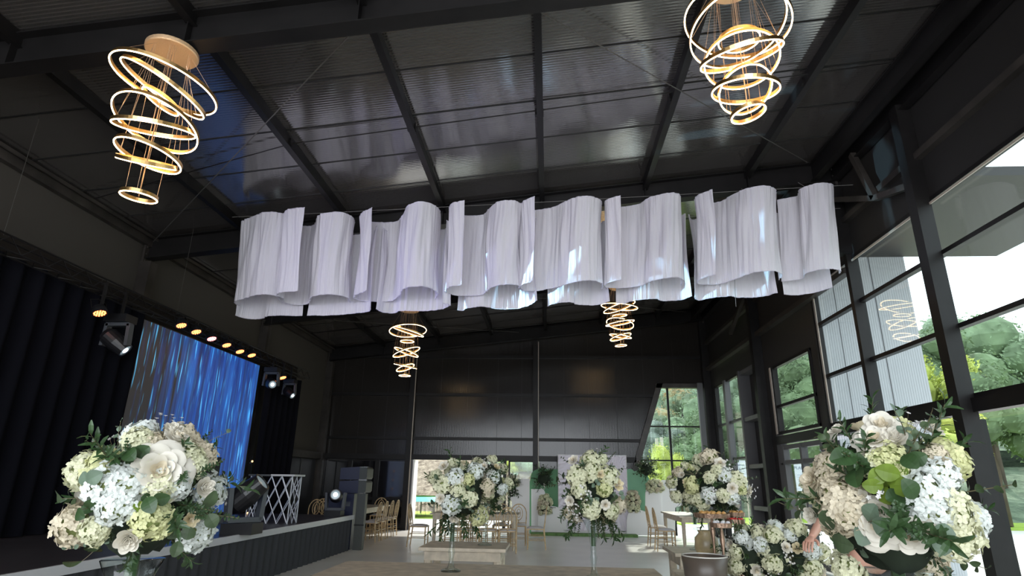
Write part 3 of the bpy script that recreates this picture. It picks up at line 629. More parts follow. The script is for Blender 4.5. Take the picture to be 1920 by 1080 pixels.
FR = [([(-5.32, 9.35), (-5.30, 9.1), (-5.07, 8.95), (-4.75, 8.78), (-4.5, 8.83), (-4.42, 9.05), (-4.55, 9.25)], 'leftmost front drape, a narrow white curve with its fold at the left end'),
      ([(-4.02, 8.67), (-4.25, 8.70), (-4.43, 8.82), (-4.5, 9.1), (-4.36, 9.38), (-4.12, 9.36), (-3.95, 9.05), (-3.75, 8.92), (-3.5, 8.92), (-3.36, 9.12), (-3.42, 9.4)], 'white front drape, second from the left, free edge pointing up'),
      ([(-2.93, 8.80), (-3.16, 9.0), (-3.24, 9.22), (-3.05, 9.38), (-2.68, 9.4), (-2.48, 9.12), (-2.32, 8.8), (-2.08, 8.68), (-1.9, 8.82), (-1.84, 9.1), (-1.92, 9.4)], 'white front drape, third from the left, above the small left chandelier'),
      ([(-1.37, 8.72), (-1.58, 8.8), (-1.67, 9.06), (-1.5, 9.28), (-1.14, 9.3), (-.97, 9.02), (-.82, 8.83), (-.6, 8.8), (-.46, 8.93), (-.42, 9.2)], 'white front drape, fourth from the left, just left of the middle'),
      ([(-.22, 8.70), (-.40, 8.85), (-.45, 9.08), (-.22, 9.22), (.11, 9.12), (.42, 8.83), (.68, 8.8), (.87, 8.97), (.9, 9.25)], 'white front drape in the middle with blue light patches'),
      ([(1.18, 8.83), (.98, 8.95), (.97, 9.16), (1.24, 9.26), (1.52, 9.19), (1.7, 8.94), (2.0, 8.83), (2.17, 8.95), (2.2, 9.25)], 'white front drape, third from the right, above the small right chandelier'),
      ([(2.65, 8.78), (2.46, 8.98), (2.5, 9.22), (2.86, 9.28), (3.04, 9.02), (3.22, 8.8), (3.5, 8.75), (3.7, 8.92), (3.76, 9.2)], 'white front drape, second from the right, widest flat panel'),
      ([(3.86, 9.3), (4.14, 9.18), (4.10, 8.95), (4.20, 8.80), (4.38, 8.75), (4.56, 8.83), (4.66, 9.02)], 'rightmost front drape, a white rounded fold next to the dark corner')]
for i, (p, l) in enumerate(FR): drape(p, l, seed=i*7+1, hem=(.06-.02*i, .06))
BR = [([(-5.28, 9.3), (-5.2, 9.5), (-4.95, 9.56), (-4.75, 9.42), (-4.45, 9.48), (-4.2, 9.5)], 'leftmost rear drape, showing below the front ones'),
      ([(-4.12, 9.5), (-3.8, 9.55), (-3.3, 9.5), (-3.02, 9.38), (-2.95, 9.2)], 'rear white drape, second from the left'),
      ([(-2.86, 9.28), (-2.8, 9.5), (-2.62, 9.57), (-2.5, 9.45), (-2.1, 9.5), (-1.78, 9.45), (-1.62, 9.25), (-1.72, 9.1)], 'rear white drape, third from the left, with a pointed lower tip'),
      ([(-1.55, 9.55), (-1.45, 9.6), (-1.36, 9.46), (-1.1, 9.42), (-.85, 9.56), (-.5, 9.57), (-.28, 9.4), (-.2, 9.2)], 'rear white drape left of the middle, with a small hanging tab'),
      ([(-.02, 9.55), (.08, 9.42), (.35, 9.36), (.5, 9.54), (.85, 9.57), (1.0, 9.4)], 'rear white drape in the middle'),
      ([(1.12, 9.52), (1.28, 9.58), (1.42, 9.42), (1.75, 9.38), (1.9, 9.54), (2.18, 9.52), (2.32, 9.3)], 'rear white drape, third from the right'),
      ([(2.38, 9.35), (2.5, 9.58), (2.66, 9.46), (2.95, 9.42), (3.15, 9.55), (3.5, 9.52), (3.68, 9.3)], 'rear white drape, second from the right, behind the wide panel'),
      ([(3.84, 9.45), (4.05, 9.52), (4.35, 9.38), (4.48, 9.15)], 'rightmost rear drape, small and tucked in')]
for i, (p, l) in enumerate(BR): drape(p, l, dz=-.16, hgt=1.45, seed=i*5+80, hem=(0, .03))
# suspension lines
zc_ = lambda x: ztop(x)+.03
for y, nm in ((8.95, 'front'), (9.45, 'rear')):
    o_ = 0 if nm == 'front' else -.18
    cable('thin white cord carrying the %s row of drapes' % nm, [(-5.4, y, zc_(-5.4)+o_), (-4, y, zc_(-4)-.01+o_), (0, y, zc_(0)-.015+o_), (XR-.25, y, zc_(XR)+o_)], .0035, 'cord', 'suspension_cord', 'cord')
wh = ('left end', 'second drape', 'third drape', 'fourth drape', 'fifth drape', 'sixth drape', 'seventh drape', 'right end')
for i, x in enumerate((-5.0, -3.6, -2.0, -.5, .75, 2.05, 3.4, 4.4)):
    cable('short slack cord tying the drapes to the rafter, at the %s' % wh[i], [(x, 8.95, zc_(x)), (x+.12, 9.35, zc_(x)+.10), (x+.05, 9.74, zr(x)-.42)], .005, 'cord', 'tie_cord', 'cord', 'tie cords of the drapes')
cable('white cord hanging down below the right drapes', [PY(1377, 500, 9.45), PY(1378, 540, 9.45), PY(1380, 575, 9.45)], .004, 'cord', 'loose_cord', 'cord')
# ================================================================ chandeliers
def chandelier(loc, rings, label, top):
    t = thing('ring_chandelier', label, 'chandelier', loc, group='gold ring chandeliers')
    can = MB().lathe([(0, 0), (.24, 0), (.25, -.01), (.25, -.045), (.24, -.055), (0, -.055)], 32).build('canopy', 'canopy', t, smooth=False)
    MB().tube([(.0, 0, -.05), (.0, 0, rings[-1][0])], .006, 5).build('cord', 'cable', t)
    for k, (z, R, tx, ty) in enumerate(rings):
        q = Matrix.Rotation(math.radians(tx), 3, 'X') @ Matrix.Rotation(math.radians(ty), 3, 'Y'); n = 56
        P = [q @ Vector((R*math.cos(2*PI*i/n), R*math.sin(2*PI*i/n), 0))+Vector((0, 0, z)) for i in range(n)]
        nrm = q @ Vector((0, 0, 1)); b = MB(); vs = []; fs = []
        for i in range(n):
            d = q @ Vector((math.cos(2*PI*i/n), math.sin(2*PI*i/n), 0))
            for a, c in ((-.006, -.002), (.006, -.002), (.006, .032), (-.006, .032)): vs.append(P[i]+d*a+nrm*c)
        for i in range(n):
            for a in range(4): fs.append((i*4+a, i*4+(a+1) % 4, ((i+1) % n)*4+(a+1) % 4, ((i+1) % n)*4+a))
        b.add(vs, fs); ring = b.build('ring', 'gold', t)
        MB().tube([p-nrm*.006 for p in P], .0068, 6, closed=True).build('light_strip', 'ring', ring, smooth=True)
        b = MB()
        for a in (.3+k, 2.4+k, 4.5+k):
            e = q @ Vector((R*math.cos(a), R*math.sin(a), .02))+Vector((0, 0, z)); s_ = Vector((.18*math.cos(a), .18*math.sin(a), -.05)); b.tube([s_, e], .0022, 3)
        b.build('hanger_wire', 'cable', t)
    return t
near_l = [(-.42, .50, 0, 13), (-.48, .43, 0, 28), (-.62, .19, -6, 26), (-.88, .40, -14, 8), (-.94, .36, 18, 6), (-1.24, .30, -4, 12), (-1.32, .25, 24, 14), (-1.68, .155, 4, 5)]
near_r = [(-.50, .50, 0, 14), (-.58, .46, -12, -8), (-.72, .19, 5, 0), (-.91, .38, 20, -12), (-.96, .34, -12, 4), (-1.30, .30, 13, 2), (-1.29, .245, -30, -6), (-1.55, .155, 2, -12)]
far_l = [(-.58, .47, -6, -6), (-.60, .42, 4, 16), (-.86, .17, 0, 0), (-1.14, .35, 3, -20), (-1.14, .32, -2, 18), (-1.50, .29, 8, 12), (-1.54, .23, -2, -22), (-1.74, .14, 1, 0)]
far_r = [(-.55, .46, 6, 6), (-.56, .42, 2, -18), (-.78, .18, 4, -4), (-.98, .36, 6, -10), (-1.0, .34, -10, 12), (-1.32, .27, 6, 10), (-1.34, .27, -2, -16), (-1.56, .14, 2, -4)]
zb = lambda x: zr(x)-.45
chandelier((-3.88, 4.85, zb(-3.88)), near_l, 'large gold ring chandelier at the upper left, nearest to the viewer', 0)
chandelier((1.86, 4.85, zb(1.86)), near_r, 'large gold ring chandelier at the upper right, cut by the top edge of the photo', 0)
chandelier((-3.62, 14.65, zb(-3.62)), far_l, 'small distant gold ring chandelier left of the middle, below the drapes', 0)
chandelier((1.80, 14.65, zb(1.8)), far_r, 'small distant gold ring chandelier right of the middle, below the drapes', 0)
# ================================================================ stage
ZS = .72; XE = -4.38; YE = 13.9
st = thing('stage', 'low black stage with a pale front edge along the left wall', 'stage', (-6, 9, 0))
MB().box(XL+.24+6, XE+6, 3.0-9, YE-9, ZS-.08, ZS).build('deck', 'stagetop', st)
MB().box(XE+6, XE+6+.03, 3.0-9, YE-9, ZS-.085, ZS+.006).build('edge_strip', 'stageedge', st)
MB().grid(lambda u, v: (XE+6-.02+.02*math.sin(u*300), 3-9+(YE-3)*u, .0+(ZS-.09)*v), 500, 1).build('skirt', 'skirt', st)
MB().grid(lambda u, v: (XL+.1+6+(XE-XL-.15)*u, YE-9-.02+.02*math.sin(u*90), (ZS-.09)*v), 160, 1).build('skirt', 'skirt', st)
# led wall
lw = thing('led_wall', 'tall led wall with blue falling light streaks behind the stage', 'screen', (-6.95, 11.5, ZS+.005))
put('display', MB().grid(lambda u, v: (0, -2.12+4.24*u, -1.62+3.24*v), 2, 2).mesh('display', 'led'), lw, (.061, 0, 1.68))
MB().box(0, .06, -2.16, 2.16, .03, 3.32).build('casing', 'blackplastic', lw)
b = MB()
for yy in (-1.6, 0, 1.6): b.box(-.12, -.02, yy-.04, yy+.04, 0, 3.3)
b.build('support', 'steel', lw)
# curtains
def curtain(label, x, y0, y1, z0, z1, seed, m_='cloth', name='curtain', sp=.34, am=.06):
    return MB().grid(lambda u, v: (x+am*math.sin(2*PI*(y0+(y1-y0)*u)/sp+seed)+.02*noise.noise(Vector((u*12, v*2, seed))), y0+(y1-y0)*u, z0+(z1-z0)*v), int((y1-y0)/.03), 8).build(name, m_, smooth=True, label=label, cat='curtain')
curtain('black curtain right of the blue led wall', -6.75, 13.85, 15.85, 0.02, 4.0, 1)
curtain('black curtain left of the blue led wall', -6.8, 3.0, 9.2, ZS+.01, 4.1, 2)
curtain('black backing curtain behind the led wall', -7.25, 3.0, 15.7, ZS+.01, 4.3, 5) if False else None
v_ = thing('valance', 'dark cloth valance above the led wall and stage lights', 'valance', (-6.9, 9, 4))
MB().grid(lambda u, v: (-.0+.02*math.sin(v*5+u*30)+.03*noise.noise(Vector((u*25, v*2, 1))), -6+12.8*u, .04+.34*v), 120, 6).build('front_cloth', 'valance', v_, smooth=True)
MB().grid(lambda u, v: (-.5*u, 6.8+.03*noise.noise(Vector((u*4, v*3, 4))), .04+.34*v), 12, 6).build('side_cloth', 'valance', v_, smooth=True)
# truss and stage lights
TX, TZ = -6.55, 4.12
t = thing('lighting_truss', 'black lighting truss hung above the led wall', 'truss', (TX, 9.2, TZ))
b = MB()
for dx in (-.1, .1):
    for dz in (-.09, .09): b.tube([(dx, -6, dz), (dx, 6.35, dz)], .014, 6)
b.build('chord', 'steel', t); b = MB(); y = -6
while y < 6.2:
    b.tube([(.1, y, -.09), (.1, y+.2, .09), (.1, y+.4, -.09)], .007, 4); b.tube([(-.1, y, -.09), (.1, y+.2, -.09), (-.1, y+.4, -.09)], .007, 4); y += .4
b.build('lacing', 'steel', t)
for yy in (-3, 0.5, 4): MB().tube([(0, yy, .1), (0, yy, zr(TX)-TZ)], .003, 4).build('hanger', 'wire', t)
LP = [PX(px, py, -6.38) for px, py in ((187, 587), (340, 610), (368, 622), (397, 635), (425, 647), (450, 659), (472, 666), (530, 708))]+[PX(228, 592, -6.4), PX(512, 690, -6.4), PX(545, 712, -6.4)]
for i, c in enumerate(LP):
    b = MB(); e = Vector((c.x-TX, c.y-9.2, c.z-TZ+(.10 if i < 8 else -.02))); b.bar((.1, e.y, 0), (e.x, e.y, 0), .03, .03, (0, 1, 0)); b.bar((e.x, e.y, .015), e, .035, .035); b.build('clamp', 'steel', t)
def make_par(ledmat):
    p = thing('par_light', '', 'stage light', (0, 0, 0), group='led par lights on the truss')
    MB().lathe([(.02, .12), (.07, .11), (.095, .05), (.1, 0), (.1, -.01), (.085, -.01), (.085, .005), (0, .005)], 18).build('housing', 'blackplastic', p, smooth=False)
    b = MB()
    for k in range(19):
        r_, a = (0, 0) if k == 0 else ((.033, k*PI/3) if k < 7 else (.066, k*PI/6))
        b.sphere((r_*math.cos(a), r_*math.sin(a), -.003), .0135, 6, 4)
    b.build('led_cluster', ledmat, p)
    b = MB(); b.tube([(.11, 0, .04), (.115, 0, .2), (0, 0, .24), (-.115, 0, .2), (-.11, 0, .04)], .008, 5); b.build('yoke', 'steel', p)
    return p
wp = ('far left end of the truss', 'left corner of the led wall, first of the row of six', 'second in the row of six over the led wall', 'third in the row of six, its leds pinker', 'fourth in the row of six over the led wall', 'fifth in the row of six over the led wall', 'last in the row of six over the led wall', 'right of the led wall between the two moving heads')
pa, pb = make_par('par'), make_par('parpink'); used = set()
for i, (px, py) in enumerate(((187, 587), (340, 610), (368, 622), (397, 635), (425, 647), (450, 659), (472, 666), (530, 708))):
    src = pb if i == 3 else pa; c = PX(px, py, -6.38); lab = 'orange par light, %s' % wp[i]
    if i in (0, 3): o = src; o.location = c; o['label'] = lab
    else: o = copy_tree(src, c, 0, lab)
    d = Vector((.40, -.12, -.90)).normalized(); o.rotation_mode = 'QUATERNION'; o.rotation_quaternion = (-d).to_track_quat('Z', 'Y')
def mover(loc, up, aim, label, sc=1.0, lit=True, yoke_rz=0, lens='lens'):
    """moving head: base box, two armed yoke, tilting head with lens; up=-1 hangs from the truss"""
    t = thing('moving_head_light', label, 'stage light', loc); t.scale = (sc,)*3
    MB().box(-.17, .17, -.13, .13, 0 if up > 0 else -.11, .11 if up > 0 else 0).build('base', 'blackplastic', t)
    Rz = Matrix.Rotation(yoke_rz, 3, 'Z'); b = MB()
    def T(p): return Rz @ Vector(p)
    for s_ in (-1, 1):
        b.bar(T((s_*.17, 0, up*.13)), T((s_*.19, 0, up*.46)), .05, .10, Rz @ Vector((0, 1, 0)))
    b.bar(T((-.18, 0, up*.14)), T((.18, 0, up*.14)), .10, .05); b.build('yoke', 'greyplastic', t)
    d = Vector(aim).normalized(); q = d.to_track_quat('Z', 'Y'); c = Vector((0, 0, up*.40))
    b = MB().lathe([(.0, -.20), (.09, -.20), (.13, -.14), (.135, .02), (.115, .12), (.105, .2), (.09, .2), (.09, .18)], 20)
    h_ = b.build('head', 'blackplastic', t, loc=c, smooth=False); h_.rotation_mode = 'QUATERNION'; h_.rotation_quaternion = q
    b = MB().lathe([(0, .192), (.045, .190), (.092, .186)], 18).build('lens', 'lenshalo', h_)
    if lit: MB().sphere((0, 0, .195), .045, 10, 6, (1, 1, .4)).build('lit_lamp', 'lens', h_)
    return t
c = PX(228, 592, -6.4); mover(c, -1, (.75, .25, -.62), 'hanging moving head light left of the led wall', 1.0)
c = PX(512, 690, -6.4); mover(c, -1, (.6, -.75, -.25), 'hanging moving head with a bright round lens, right of the led wall', .9)
c = PX(545, 712, -6.4); mover(c, -1, (.8, -.3, -.5), 'hanging moving head at the right end of the truss, tilted down', .8)
c = PZ(452, 1001, ZS+.0); mover((c.x, c.y, ZS), 1, (.75, .05, .65), 'big black moving head standing on the near stage edge', 1.35, lit=False, yoke_rz=.9)
mover((-4.62, 13.35, ZS), 1, (.25, -.9, .12), 'moving head with a bright white lens standing at the far end of the stage', 1.05, yoke_rz=.05)
b = MB()
for px, py, nm in ((473, 865, 'top'), (470, 898, 'second'), (468, 928, 'third'), (464, 962, 'lowest')):
    c = PX(px, py, -6.6); o = thing('amber_lamp', 'tiny amber lamp on the black curtain edge beside the led wall, %s of four' % nm, 'lamp', c, group='amber lamps beside the led wall')
    MB().sphere((0, 0, 0), .022, 8, 6).build('bulb', 'amber', o); MB().box(-.05, -.0, -.02, .02, -.05, -.015).build('holder', 'blackplastic', o)
cable('thin dark wire carrying the four amber lamps beside the led wall', [PX(474, 855, -6.6), PX(473, 865, -6.6), PX(470, 898, -6.6), PX(468, 928, -6.6), PX(464, 962, -6.6)]+[Vector((-6.6, PX(464, 962, -6.6).y, ZS))], .006, 'steel', 'lamp_wire', 'wire')
# stage box / monitor before the screen
c = PY(390, 880, 9.6)
mo = thing('stage_monitor', 'black monitor loudspeaker on a pole in front of the led wall', 'loudspeaker', (c.x, 9.6, ZS))
MB().box(-.13, .13, -.12, .12, c.z-.19-ZS, c.z+.19-ZS).build('cabinet', 'blackplastic', mo); MB().tube([(0, 0, .03), (0, 0, c.z-.19-ZS)], .02, 8).build('pole', 'steel', mo); MB().lathe([(.2, 0), (.2, .03), (0, .04)], 18).build('foot', 'steel', mo)
c = PZ(412, 980, ZS); eq = thing('equipment_case', 'small grey equipment case on the stage floor near the flowers', 'case', (c.x, c.y, ZS)); MB().box(-.12, .12, -.1, .1, 0, .12).build('case_body', 'greyplastic', eq); MB().tube([(-.05, -.1, .06), (-.05, -.125, .06), (.05, -.125, .06), (.05, -.1, .06)], .006, 4).build('handle', 'blackplastic', eq)
# lattice counter
a = PZ(476, 983, ZS); 
ct = thing('lattice_counter', 'folding white lattice counter standing on the stage', 'counter', (-4.98, 11.1, ZS))
zt = PY(520, 893, 11.0).z-ZS
MB().box(-.42, .42, -.24, .24, zt, zt+.03).build('top_board', 'greyplastic', ct); MB().box(.0, .43, -.25, .25, zt+.002, zt+.034).build('top_board', 'stageedge', ct, label='pale half of the counter top')
b = MB()
def xl(p, q, nx, nz=3):
    p = Vector(p); q = Vector(q)
    for i in range(nx):
        for j in range(nz):
            A = p.lerp(q, i/nx); B = p.lerp(q, (i+1)/nx); z0, z1 = zt*j/nz, zt*(j+1)/nz
            b.tube([(A.x, A.y, z0), (B.x, B.y, z1)], .008, 5); b.tube([(B.x, B.y, z0), (A.x, A.y, z1)], .008, 5)
xl((-.38, -.2, 0), (.38, -.2, 0), 4, 2); xl((-.38, .2, 0), (.38, .2, 0), 4, 2); xl((-.38, -.2, 0), (-.38, .2, 0), 2, 2); xl((.38, -.2, 0), (.38, .2, 0), 2, 2)
b.build('lattice', 'white_metal', ct)
for x in (-.38, .38):
    for yy in (-.2, .2): MB().tube([(x, yy, 0), (x, yy, zt)], .011, 6).build('leg', 'white_metal', ct)
# loudspeakers beyond the stage
sp = thing('subwoofer', 'large black subwoofer cabinet at the far end of the stage', 'loudspeaker', (-4.72, 14.35, 0))
MB().box(-.36, .3, -.35, .3, 0, 1.17).build('cabinet', 'navy', sp); MB().box(.06, .22, -.358, -.35, .9, 1.0).build('badge', 'greyplastic', sp)
for k, z in enumerate((1.18, 1.475)):
    s_ = thing('loudspeaker', 'dark blue line array loudspeaker on the subwoofer, %s of two' % ('lower', 'upper')[k], 'loudspeaker', (-4.5, 14.35, z), group='stacked line array boxes')
    MB().prism([(-.33, 0), (.12, 0), (.12, .285), (-.33, .255)], 1, -.25, .25).build('cabinet', 'navy', s_)
    MB().prism([(.121, .0), (.27, .01), (.30, .05), (.30, .24), (.27, .275), (.121, .285)], 1, -.25, .25).build('grille', 'grille', s_)
    b = MB(); b.box(.12, .31, -.262, -.25, -.004, .006); b.box(.12, .31, -.262, -.25, .276, .286); b.build('rail', 'chrome', s_)
tw = thing('black_pillar_case', 'tall narrow dark case standing against the stage end', 'case', (PY(678, 970, 14.1).x, 14.02, 0))
MB().box(-.1, .1, -.08, .08, 0, 1.17).build('case_body', 'grille', tw); MB().box(-.11, .11, -.085, -.08, .5, .53).build('strap', 'blackplastic', tw)
# ================================================================ furniture
def hoop(cx_, cz, rx_, rz_, n=20, a0=0, a1=2*PI, y=0, lean=0, z0=0):
    return [(cx_+rx_*math.cos(a0+(a1-a0)*i/n), y+lean*((cz+rz_*math.sin(a0+(a1-a0)*i/n))-z0), cz+rz_*math.sin(a0+(a1-a0)*i/n)) for i in range(n+1)]
def make_chair():
    t = thing('banquet_chair', '', 'chair', (0, 0, 0), group='gilded banquet chairs')
    # faces -Y side is back; the seat points to +Y
    MB().box(-.2, .2, -.19, .21, .43, .455).build('seat_frame', 'gwood', t)
    b = MB(); b.grid(lambda u, v: (-.2+.4*u, -.19+.4*v, .456+.045*(max(0, math.sin(PI*u)*math.sin(PI*v)))**.35), 10, 10).build('cushion', 'cushion', t, smooth=True)
    for sx in (-1, 1):
        MB().tube([(sx*.19, .19, 0), (sx*.185, .19, .43)], [.012, .017], 7).build('leg', 'gwood', t)
        MB().tube([(sx*.19, -.23, 0), (sx*.185, -.19, .43)], [.012, .017], 7).build('leg', 'gwood', t)
    b = MB()
    for z in (.16, .26):
        b.tube([(-.19, .19, z), (.19, .19, z)], .008, 5); b.tube([(-.19, -.21, z), (.19, -.21, z)], .008, 5)
        for sx in (-1, 1): b.tube([(sx*.19, -.21, z+.04), (sx*.19, .19, z+.04)], .008, 5)
    b.build('stretcher', 'gwood', t)
    b = MB(); ln = -.14
    arch = [(-.185, -.19, .43), (-.195, -.21, .56)]+[(-.2*math.cos(a), -.19+ln*(.70+.24*math.sin(a)-.43), .70+.24*math.sin(a)) for a in [PI*i/16 for i in range(17)]]+[(.195, -.21, .56), (.185, -.19, .43)]
    b.tube(arch, .013, 6); b.build('back_hoop', 'gwood', t)
    b = MB(); b.tube(hoop(0, .72, .10, .16, 22, y=-.19, lean=ln, z0=.43), .010, 6); b.tube(hoop(0, .72, .045, .1, 18, y=-.19, lean=ln, z0=.43), .008, 5)
    b.tube([(0, -.19+ln*.45, .88), (0, -.19+ln*.51, .94)], .01, 5); b.tube([(0, -.19+ln*.13, .56), (0, -.19, .45)], .012, 5)
    b.tube([(-.19, -.2, .50), (.19, -.2, .50)], .010, 5); b.build('back_ring', 'gwood', t)
    return t
ch0 = make_chair(); chused = [False]
def chair(x, y, rz, label, group, z=0):
    if not chused[0]:
        chused[0] = True; ch0.location = (x, y, z); ch0.rotation_euler = (0, 0, rz); ch0['label'] = label; ch0['group'] = group; return ch0
    return copy_tree(ch0, (x, y, z), rz, label, group)
def table(name, x0, x1, y0, y1, z, label, m_='wood', lm='wood', cat='table'):
    t = thing(name, label, cat, ((x0+x1)/2, (y0+y1)/2, 0)); w_, d_ = (x1-x0)/2, (y1-y0)/2
    MB().box(-w_, w_, -d_, d_, z-.035, z).build('table_top', m_, t)
    MB().box(-w_+.06, w_-.06, -d_+.05, d_-.05, z-.14, z-.035).build('apron', m_, t)
    for sx in (-1, 1):
        for sy in (-1, 1): MB().tube([(sx*(w_-.1), sy*(d_-.1), 0), (sx*(w_-.1), sy*(d_-.1), .3), (sx*(w_-.1), sy*(d_-.1), z-.14)], [.03, .042, .048], 8).build('leg', lm, t)
    return t
# left far table with a row of chairs seen sideways
table('dining_table', -5.65, -4.78, 15.7, 18.7, .76, 'pale long dining table beyond the stage, beside the open door')
GL = 'row of gilded chairs beside the far left table'
for i, y in enumerate((15.75, 16.35, 16.95, 17.55)):
    chair(-4.52, y, PI/2, 'gilded hoop-back chair at the far left table, %s in its row' % ('nearest', 'second', 'third', 'farthest')[i], GL)
chair(-5.2, 18.98, PI, 'gilded chair at the far head of the far left table', GL)
chair(-5.2, 15.42, 0, 'gilded chair at the near head of the far left table', GL)
for i, px in enumerate((588, 600, 612)):
    yc = (16.5, 17.15, 17.8)[i]; c = PY(px, 940, yc); chair(c.x, yc, PI, 'gilded chair back showing above the stage edge, %s of three' % ('leftmost', 'middle', 'rightmost')[i], 'gilded chairs beyond the stage')
# middle table
table('dining_table', -2.75, -.72, 14.45, 15.55, .77, 'pale long dining table with gilded chairs in front of the white backdrop')
GM = 'gilded chairs around the middle table'
for i, px in enumerate((846, 881, 916, 952)):
    c = PY(px, 960, 14.0); chair(c.x, 14.15, random.uniform(-.08, .08), 'gilded hoop-back chair seen from behind at the middle table, %s' % ('leftmost, behind the glass vase', 'second from left, below the flowers', 'third from left', 'rightmost')[i], GM)
for i, px in enumerate((865, 900, 940, 972)):
    c = PY(px, 950, 15.9); chair(c.x, 15.85, PI, 'gilded chair on the far side of the middle table, %s' % ('leftmost', 'second from left', 'third from left', 'rightmost')[i], GM)
chair(-.32, 15.0, PI/2, 'gilded chair seen sideways at the right end of the middle table', GM)
chair(-3.1, 15.0, -PI/2, 'gilded chair seen sideways at the left end of the middle table', GM)
# place settings on the middle table
def plate_set(x, y, z, label, g):
    t = thing('place_setting', label, 'place setting', (x, y, z), group=g)
    MB().lathe([(0, 0), (.10, 0), (.15, .012), (.15, .016), (.09, .006), (0, .006)], 16).build('plate', 'cushion', t)
    MB().lathe([(.0, .012), (.10, .02), (.1, .024), (0, .02)], 14).build('napkin', 'euc_b', t)
for i, x in enumerate((-2.4, -2.0, -1.55, -1.1)):
    plate_set(x, 14.7, .771, 'white plate with green napkin on the near side of the middle table, %s' % ('leftmost', 'second', 'third', 'rightmost')[i], 'place settings on the middle table')
def goblet(x, y, z, label, g, s=1.0):
    t = thing('wine_glass', label, 'glass', (x, y, z), group=g)
    MB().lathe([(.035, 0), (.005, .006), (.004, .08), (.03, .11), (.036, .15), (.03, .19)], 10).build('bowl', 'cgl', t, smooth=True)
for i, x in enumerate((-2.2, -1.8, -1.35, -.95)):
    goblet(x, 14.85, .771, 'clear stem glass on the middle table, %s from the left' % ('first', 'second', 'third', 'fourth')[i], 'glasses on the middle table')
# right table with chair
table('dining_table', 3.05, 4.45, 15.1, 17.6, .77, 'long pale dining table with drawer rail near the far right windows')
chair(2.72, 15.25, -PI/2, 'gilded chair seen sideways at the near left of the far right table', 'gilded chairs at the right table')
chair(2.72, 16.3, -PI/2, 'gilded chair at the far left of the far right table', 'gilded chairs at the right table')
# ---------------------------------------------------------------- backdrop
YP = 19.1
def panel(pts, y, label, m_, name='backdrop_panel', cat='panel'):
    P = [PY(px, py, y) for px, py in pts]
    o = MB().prism([(p.x, max(0.0, p.z)) for p in P], 1, y, y+.04).build(name, m_, label=label, cat=cat, group='event backdrop panels')
    return o
def arc(cx_, cy_, rx_, ry_, a0, a1, n=10): return [(cx_+rx_*math.cos(math.radians(a0+(a1-a0)*i/n)), cy_-ry_*math.sin(math.radians(a0+(a1-a0)*i/n))) for i in range(n+1)]
panel([(960, 1004), (960, 940)]+[(952, 930), (955, 915), (963, 905), (966, 898)]+[(993, 898), (993, 1004)], YP, 'pale grey scalloped panel left of the green panel', 'whiteboard')
panel([(993, 1004), (993, 905)]+arc(1020, 890, 24, 12, 180, 60)+[(1047, 880), (1050, 1004)], YP+.15, 'dark green backdrop panel left of the white curtain', 'green')
panel([(996, 1004), (996, 917), (1014, 917)]+arc(1014, 925, 8, 9, 90, -60)+[(1022, 935), (1010, 950), (1010, 1004)], YP+.1, 'small white rounded panel on the left green panel', 'whiteboard')
panel([(1008, 1004), (1008, 975)]+arc(1035, 973, 27, 24, 160, 20)+[(1062, 980), (1062, 1004)], YP-.05, 'low white arch panel in front left of the white curtain', 'whiteboard')
panel([(1172, 1004), (1172, 880)]+arc(1181, 887, 8, 8, 140, 30)+[(1190, 884)]+arc(1202, 890, 12, 9, 120, 0)+[(1220, 905), (1216, 930)]+arc(1214, 945, 9, 9, 60, -60)+[(1220, 963), (1220, 1004)], YP+.15, 'pale green scalloped panel right of the white curtain', 'green2')
panel([(1175, 1004), (1175, 975)]+arc(1196, 968, 20, 12, 160, 20)+[(1219, 972), (1219, 1004)], YP-.05, 'low white arch panel in front right of the white curtain', 'whiteboard')
panel([(1210, 1004), (1210, 925)]+arc(1226, 918, 15, 14, 150, 30)+[(1240, 922), (1240, 1004)], YP, 'tall white rounded panel right of the pale green panel', 'whiteboard')
panel([(1240, 1004), (1240, 900), (1259, 900)]+arc(1262, 912, 8, 9, 80, -30)+[(1278, 925)]+arc(1276, 938, 9, 10, 60, -80)+[(1266, 952), (1266, 1004)], YP+.05, 'scalloped white panel farthest right of the backdrop group', 'whiteboard')
cA, cB = PY(1047, 852, YP+.1), PY(1173, 852, YP+.1)
bk = thing('pleated_backdrop', 'white pleated fabric backdrop standing behind the middle flowers', 'backdrop', ((cA.x+cB.x)/2, YP+.1, 0)); hw = (cB.x-cA.x)/2
def plt(u, v):
    x = -hw+2*hw*u; z = .12+(cA.z-.14)*v; fx, fz = x-hw*.5, z-cA.z*1.0; ang = math.atan2(fz, fx)
    return (x+.01*math.sin(v*40), -.04+.022*math.sin(ang*95)+.01*math.sin(ang*37), z)
MB().grid(plt, 110, 90).build('pleated_cloth', 'pleat', bk, smooth=True)
MB().box(-hw-.02, hw+.02, .0, .05, 0, cA.z).build('frame', 'whiteboard', bk)
MB().box(-.55, 2.55, YP-.45, YP-.06, 0, .07).build('plinth', 'turf', label='low green turf plinth in front of the backdrop', cat='plinth')
